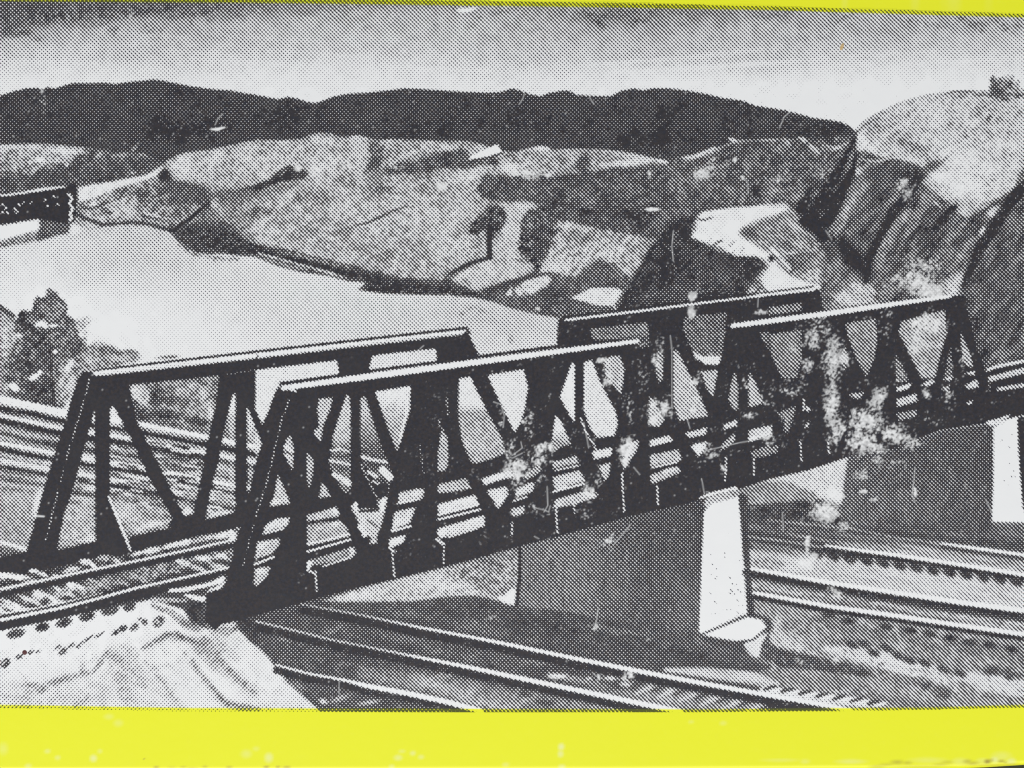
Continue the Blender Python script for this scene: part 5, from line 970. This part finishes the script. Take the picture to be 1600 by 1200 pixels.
F = np.stack([idx[1:, :-1], idx[1:, 1:], idx[:-1, 1:], idx[:-1, :-1]], -1).reshape(-1, 4)
lx = np.broadcast_to(xs, (NR, NC)); ly = np.array([r[0] for r in rows])
mk = np.zeros((NR, NC, 4)); mk[..., 3] = 1
def mark(ch, x, y, rx, ry, v):
    d = np.sqrt(((lx - x) / rx) ** 2 + ((ly - y) / ry) ** 2)
    mk[..., ch] = np.maximum(mk[..., ch], v * np.clip(1.3 - d, 0, 1))
for x, y, rx, ry, v in [(74, 1174, 5, 4, .5), (90, 1184, 5, 4, .5), (146, 1185, 6, 6, .8), (156, 1174, 4, 4, .4), (44, 1197, 6, 4, .5), (5, 1170, 8, 10, .3), (385, 1178, 9, 7, .35), (420, 1184, 7, 8, .7), (400, 1170, 6, 4, .3), (622, 1184, 7, 5, .6), (645, 1177, 5, 4, .6), (658, 1183, 5, 4, .5), (628, 1174, 6, 3, .4), (612, 1198, 5, 4, .5), (790, 1195, 6, 4, .4), (877, 1167, 5, 6, .9), (876, 1178, 5, 6, .7), (878, 1198, 6, 4, .6), (1130, 1130, 6, 4, .3), (170, 1120, 8, 5, .3), (185, 1130, 8, 6, .3), (1080, 1128, 5, 3, .3),
                      (1220, 1188, 30, 3, .25), (1258, 1190, 8, 4, .3), (1330, 1190, 24, 4, .4), (1500, 1190, 14, 6, .3), (1555, 1187, 7, 6, .7), (1580, 1189, 8, 5, .6), (1565, 1182, 16, 8, .3), (1535, 1189, 10, 5, .3), (1450, 1188, 30, 5, .25), (1490, 5, 14, 8, .2), (1475, 10, 8, 10, .15), (1545, 8, 10, 8, .2), (1320, 4, 6, 8, .2), (1430, 4, 8, 6, .2)]:
    mark(0, x, y, rx, ry, v)
for x, y, rx, ry, v in [(226, 1186, 1.6, 1.8, .9), (244, 1199, 5, 2.5, .6), (268, 1199, 8, 2, .25), (286, 1198.5, 6, 2, .35), (300, 1200, 12, 2, .3), (320, 1198, 5, 2.5, .4), (358, 1199, 6, 2.5, .5), (416, 1198.5, 5, 2.5, .7), (434, 1198.5, 4, 2.5, .6), (448, 1199, 7, 2.5, .6), (1385, 1195, 14, 3, .35), (1402, 1191, 12, 4, .5), (1418, 1192, 8, 3, .45), (1372, 1198, 16, 3, .4), (1470, 1195, 14, 2.5, .4), (1512, 1190, 8, 4, .5), (1520, 1193, 12, 4, .5), (1543, 1190, 6, 4, .95), (1549, 1188, 4, 3, .5), (1565, 1189.5, 6, 2.5, .7), (1571, 1191.5, 4, 2, .6), (1580, 1194, 14, 3, .35), (1480, 1191, 10, 3, .35), (1440, 1198, 60, 3, .3), (1560, 1196, 60, 3, .35)]:
    mark(1, x, y, rx, ry, v)
body = grid_mesh('cardboard_body', V.reshape(-1, 3), F, MY, 'marks', mk.reshape(-1, 4), root)
body.data.polygons.foreach_set('use_smooth', np.ones(len(F), bool))

# ---- the printed sheet, one mesh for every printed motif; they butt edge to edge
G = 1.25
gx = np.arange(-34, 1636.5, G); gy = np.arange(-7, 1115, G)
ix = gx - X0; iy = gy - Y0
i0 = np.floor(ix).astype(int); fx = (ix - i0).astype(np.float32); j0 = np.floor(iy).astype(int); fy = (iy - j0).astype(np.float32)[:, None]
def bil(A):
    a = A[np.ix_(j0, i0)]; b = A[np.ix_(j0, i0 + 1)]; c = A[np.ix_(j0 + 1, i0)]; d = A[np.ix_(j0 + 1, i0 + 1)]
    return (a * (1 - fx) + b * fx) * (1 - fy) + (c * (1 - fx) + d * fx) * fy
tone = bil(T); wearv = bil(WEAR); whitev = bil(WHITE.astype(np.float32))
# how lopsided the screen's dots are, across the sheet
AX = np.interp(gx, [0, 500, 1000, 1600], [0.0, 0.02, 0.05, 0.10])[None, :]
AY = np.interp(gy, [0, 500, 800, 1000, 1110], [0.0, 0.0, 0.0, 0.0, 0.0])[:, None]
left_low = np.interp(gx, [0, 350, 600], [1, 1, 0])[None, :] * np.interp(gy, [700, 900, 1000], [0, .4, 1])[:, None]
right_low = np.interp(gx, [700, 1100, 1600], [0, .5, 1])[None, :] * np.interp(gy, [600, 800, 1100], [0, .5, 1])[:, None]
aniso = (0.585 + AX - 0.17 * left_low + 0.12 * right_low).astype(np.float32)
th = np.linspace(0, 2 * math.pi, 241)[:-1]
levels = np.linspace(.36, .84, 13); luts = []
q = np.linspace(0, 1, 513)
for b in levels:
    sv = np.sort((b * np.cos(th)[:, None] + (1 - b) * np.cos(th)[None, :]).ravel())
    luts.append(np.interp(q * (len(sv) - 1), np.arange(len(sv)), sv))
luts = np.array(luts)
li = np.clip((aniso - levels[0]) / (levels[1] - levels[0]), 0, len(levels) - 1.001); l0 = li.astype(int); lf = li - l0
qi = np.clip((1 - tone) * 512, 0, 511.999); q0 = qi.astype(int); qf = qi - q0
thr = ((luts[l0, q0] * (1 - qf) + luts[l0, q0 + 1] * qf) * (1 - lf) + (luts[l0 + 1, q0] * (1 - qf) + luts[l0 + 1, q0 + 1] * qf) * lf)
thr = thr + np.clip((.03 - tone) / .03, 0, 1) * .6 - np.clip((tone - .955) / .03, 0, 1) * .7
reg = R[np.round(gy + G / 2 - Y0).astype(int)[:-1]][:, np.round(gx + G / 2 - X0).astype(int)[:-1]]
ny, nx = len(gy), len(gx)
GI = np.arange(ny * nx).reshape(ny, nx)
Q = np.stack([GI[1:, :-1], GI[1:, 1:], GI[:-1, 1:], GI[:-1, :-1]], -1)
PV = np.zeros((ny, nx, 3), np.float32); PV[..., 0] = wx(gx)[None, :]; PV[..., 1] = wy(gy)[:, None]
PV = PV.reshape(-1, 3)
PA = np.stack([thr, wearv, whitev, aniso], -1).reshape(-1, 4)

def motif(region, name, parent, label):
    if region not in REG: print('no region', region); return None
    m = reg == REG[region]
    if not m.any(): print('empty region', region); return None
    f = Q[m]; u, inv = np.unique(f, return_inverse=True)
    return grid_mesh(name, PV[u], inv.reshape(-1, 4), MP, 'print', PA[u], parent, label)

for r, n, l in [
    ('printed_sky', 'printed_sky', 'pale cloudy sky along the top of the print'),
    ('printed_hill_ridge', 'printed_hill_ridge', 'long dark wooded ridge under the printed sky'),
    ('printed_meadow', 'printed_meadow', 'grey speckled meadow between ridge and river in the print'),
    ('printed_thicket', 'printed_thicket', 'dark bushes above the small girder bridge'),
    ('printed_far_bank', 'printed_riverbank', 'dark far bank of the printed river'),
    ('printed_thicket_far', 'printed_thicket', 'dark strip of bushes left of the white roof'),
    ('printed_bank_right', 'printed_bank', 'light bank between the two piers'),
    ('printed_woodland', 'printed_woodland', 'dark woodland behind the second span in the print'),
    ('printed_barn', 'printed_roof', 'small white wedge of a roof on the printed meadow'),
    ('printed_tree_round', 'printed_tree', 'lone leaning tree with thin trunk on the printed meadow'),
    ('printed_tree_bushy', 'printed_tree', 'bushy oval tree beside the lone leaning one'),
    ('printed_river_tree', 'printed_tree', 'ragged tall tree on the near bank beside the left truss'),
    ('printed_shrub', 'printed_shrub', 'small shrub on the bare hilltop'),
    ('printed_knoll', 'printed_knoll', 'dark knoll behind the bridge in the print'),
    ('printed_footpath', 'printed_path', 'white winding path round the dark knoll'),
    ('printed_far_slope', 'printed_slope', 'grey slope beside the white path'),
    ('printed_cliff', 'printed_cliff', 'dark rocky cliff on the right of the print'),
    ('printed_hilltop', 'printed_hilltop', 'pale rounded hilltop above the cliff'),
    ('printed_river', 'printed_river', 'pale river across the left half of the print'),
    ('printed_girder_bridge', 'printed_girder_bridge', 'small dark girder bridge at the left edge of the print'),
    ('printed_hillside', 'printed_hillside', 'grey bushes seen through the truss panels'),
    ('printed_bank', 'printed_bank', 'light bank left of the middle pier'),
    ('printed_slope', 'printed_slope', 'whitish cutting slope in the lower left of the print'),
    ('printed_abutment', 'printed_abutment', 'dark stepped abutment under the end of the near truss')]:
    motif(r, n, root, l)
p = motif('bridge_deck_girder', 'printed_truss_bridge', root, 'black railway truss bridge in two spans, printed across the picture')
motif('first_far_truss', 'truss', p, 'leftmost truss side with open panels')
motif('first_far_chord', 'top_chord', p, 'top beam of the leftmost truss')
motif('first_near_truss', 'truss', p, 'foremost truss side of the left span')
motif('first_near_chord', 'top_chord', p, 'white edged top beam of the foremost truss')
motif('second_near_truss', 'truss', p, 'foremost truss side of the right span')
motif('second_near_chord', 'top_chord', p, 'white edged top beam at the far right')
motif('second_far_truss', 'truss', p, 'rear truss side of the right span')
motif('second_far_chord', 'top_chord', p, 'thin white line on the rear truss of the right span')
p = motif('first_pier_face', 'printed_pier', root, 'middle bridge pier with grey face')
motif('first_pier_end', 'pier_end', p, 'bright white end of the middle pier')
motif('first_pier_footing', 'footing', p, 'rounded white footing at the foot of the middle pier')
p = motif('second_pier_face', 'printed_pier', root, 'right bridge pier with grey face')
motif('second_pier_end', 'pier_end', p, 'bright white end of the right pier')
p = motif('printed_approach_track', 'printed_track', root, 'railway track running onto the bridge from the lower left')
motif('printed_rail_a', 'rail', p, 'upper white rail of the approach track')
motif('printed_rail_b', 'rail', p, 'lower white rail of the approach track')
p = motif('printed_rail_yard', 'printed_rail_yard', root, 'dark ballast with tracks below and behind the bridge')
for r, l in [('printed_rail_c', 'white rail right of the middle pier, second from the top'), ('printed_rail_d', 'short topmost rail by the right pier'), ('printed_rail_e', 'broad white rail right of the middle pier'), ('printed_rail_f', 'lowest of the rails right of the middle pier'), ('printed_rail_g', 'long rail passing below the middle pier'), ('printed_rail_h', 'middle of the three rails at the bottom'), ('printed_rail_i', 'lowest rail beside the cutting slope')]:
    motif(r, 'rail', p, l)

# ---- two tiny spots on the surface
def spot(name, x, y, rx, ry, ang, col, label):
    n = 20; V = [(0, 0, .9)]; F = []
    for ring, (k, z) in enumerate(((.6, .75), (1, .1))):
        for i in range(n):
            a = 2 * math.pi * i / n; u = rx * k * math.cos(a); v = ry * k * math.sin(a)
            V.append((u * math.cos(ang) - v * math.sin(ang), u * math.sin(ang) + v * math.cos(ang), z))
    for i in range(n):
        j = (i + 1) % n
        F.append((0, 1 + i, 1 + j)); F.append((1 + i, 1 + n + i, 1 + n + j, 1 + j))
    me = bpy.data.meshes.new(name)
    me.from_pydata([(wx(x) + a * S, wy(y) + b * S, c * S * .5) for a, b, c in V], [], F); me.update()
    me.materials.append(plain(name + '_paint', col, .5))
    o = bpy.data.objects.new(name, me); scene.collection.objects.link(o); o.parent = root; o['label'] = label
spot('ink_spot', 38.5, 1019.5, 3.9, 3.9, 0, (0.10, 0.028, 0.03), 'dark red dot near the lower left of the print')
spot('stain_spot', 1315.5, 73, 2.6, 6.0, -.35, (0.62, 0.44, 0.22), 'tan fleck in the upper right of the printed sky')

# ---- what the box lies on
tb = 0.6
me = bpy.data.meshes.new('tabletop')
z = -360.2 * S
me.from_pydata([(-tb, -tb, z), (tb, -tb, z), (tb, tb, z), (-tb, tb, z), (-tb, -tb, z - .03), (tb, -tb, z - .03), (tb, tb, z - .03), (-tb, tb, z - .03)], [],
               [(0, 1, 2, 3), (7, 6, 5, 4), (0, 4, 5, 1), (1, 5, 6, 2), (2, 6, 7, 3), (3, 7, 4, 0)])
me.update(); me.materials.append(plain('dark_tabletop', (0.022, 0.026, 0.010), .6))
o = bpy.data.objects.new('tabletop', me); scene.collection.objects.link(o)
o['kind'] = 'structure'; o['label'] = 'dark tabletop under the yellow box';
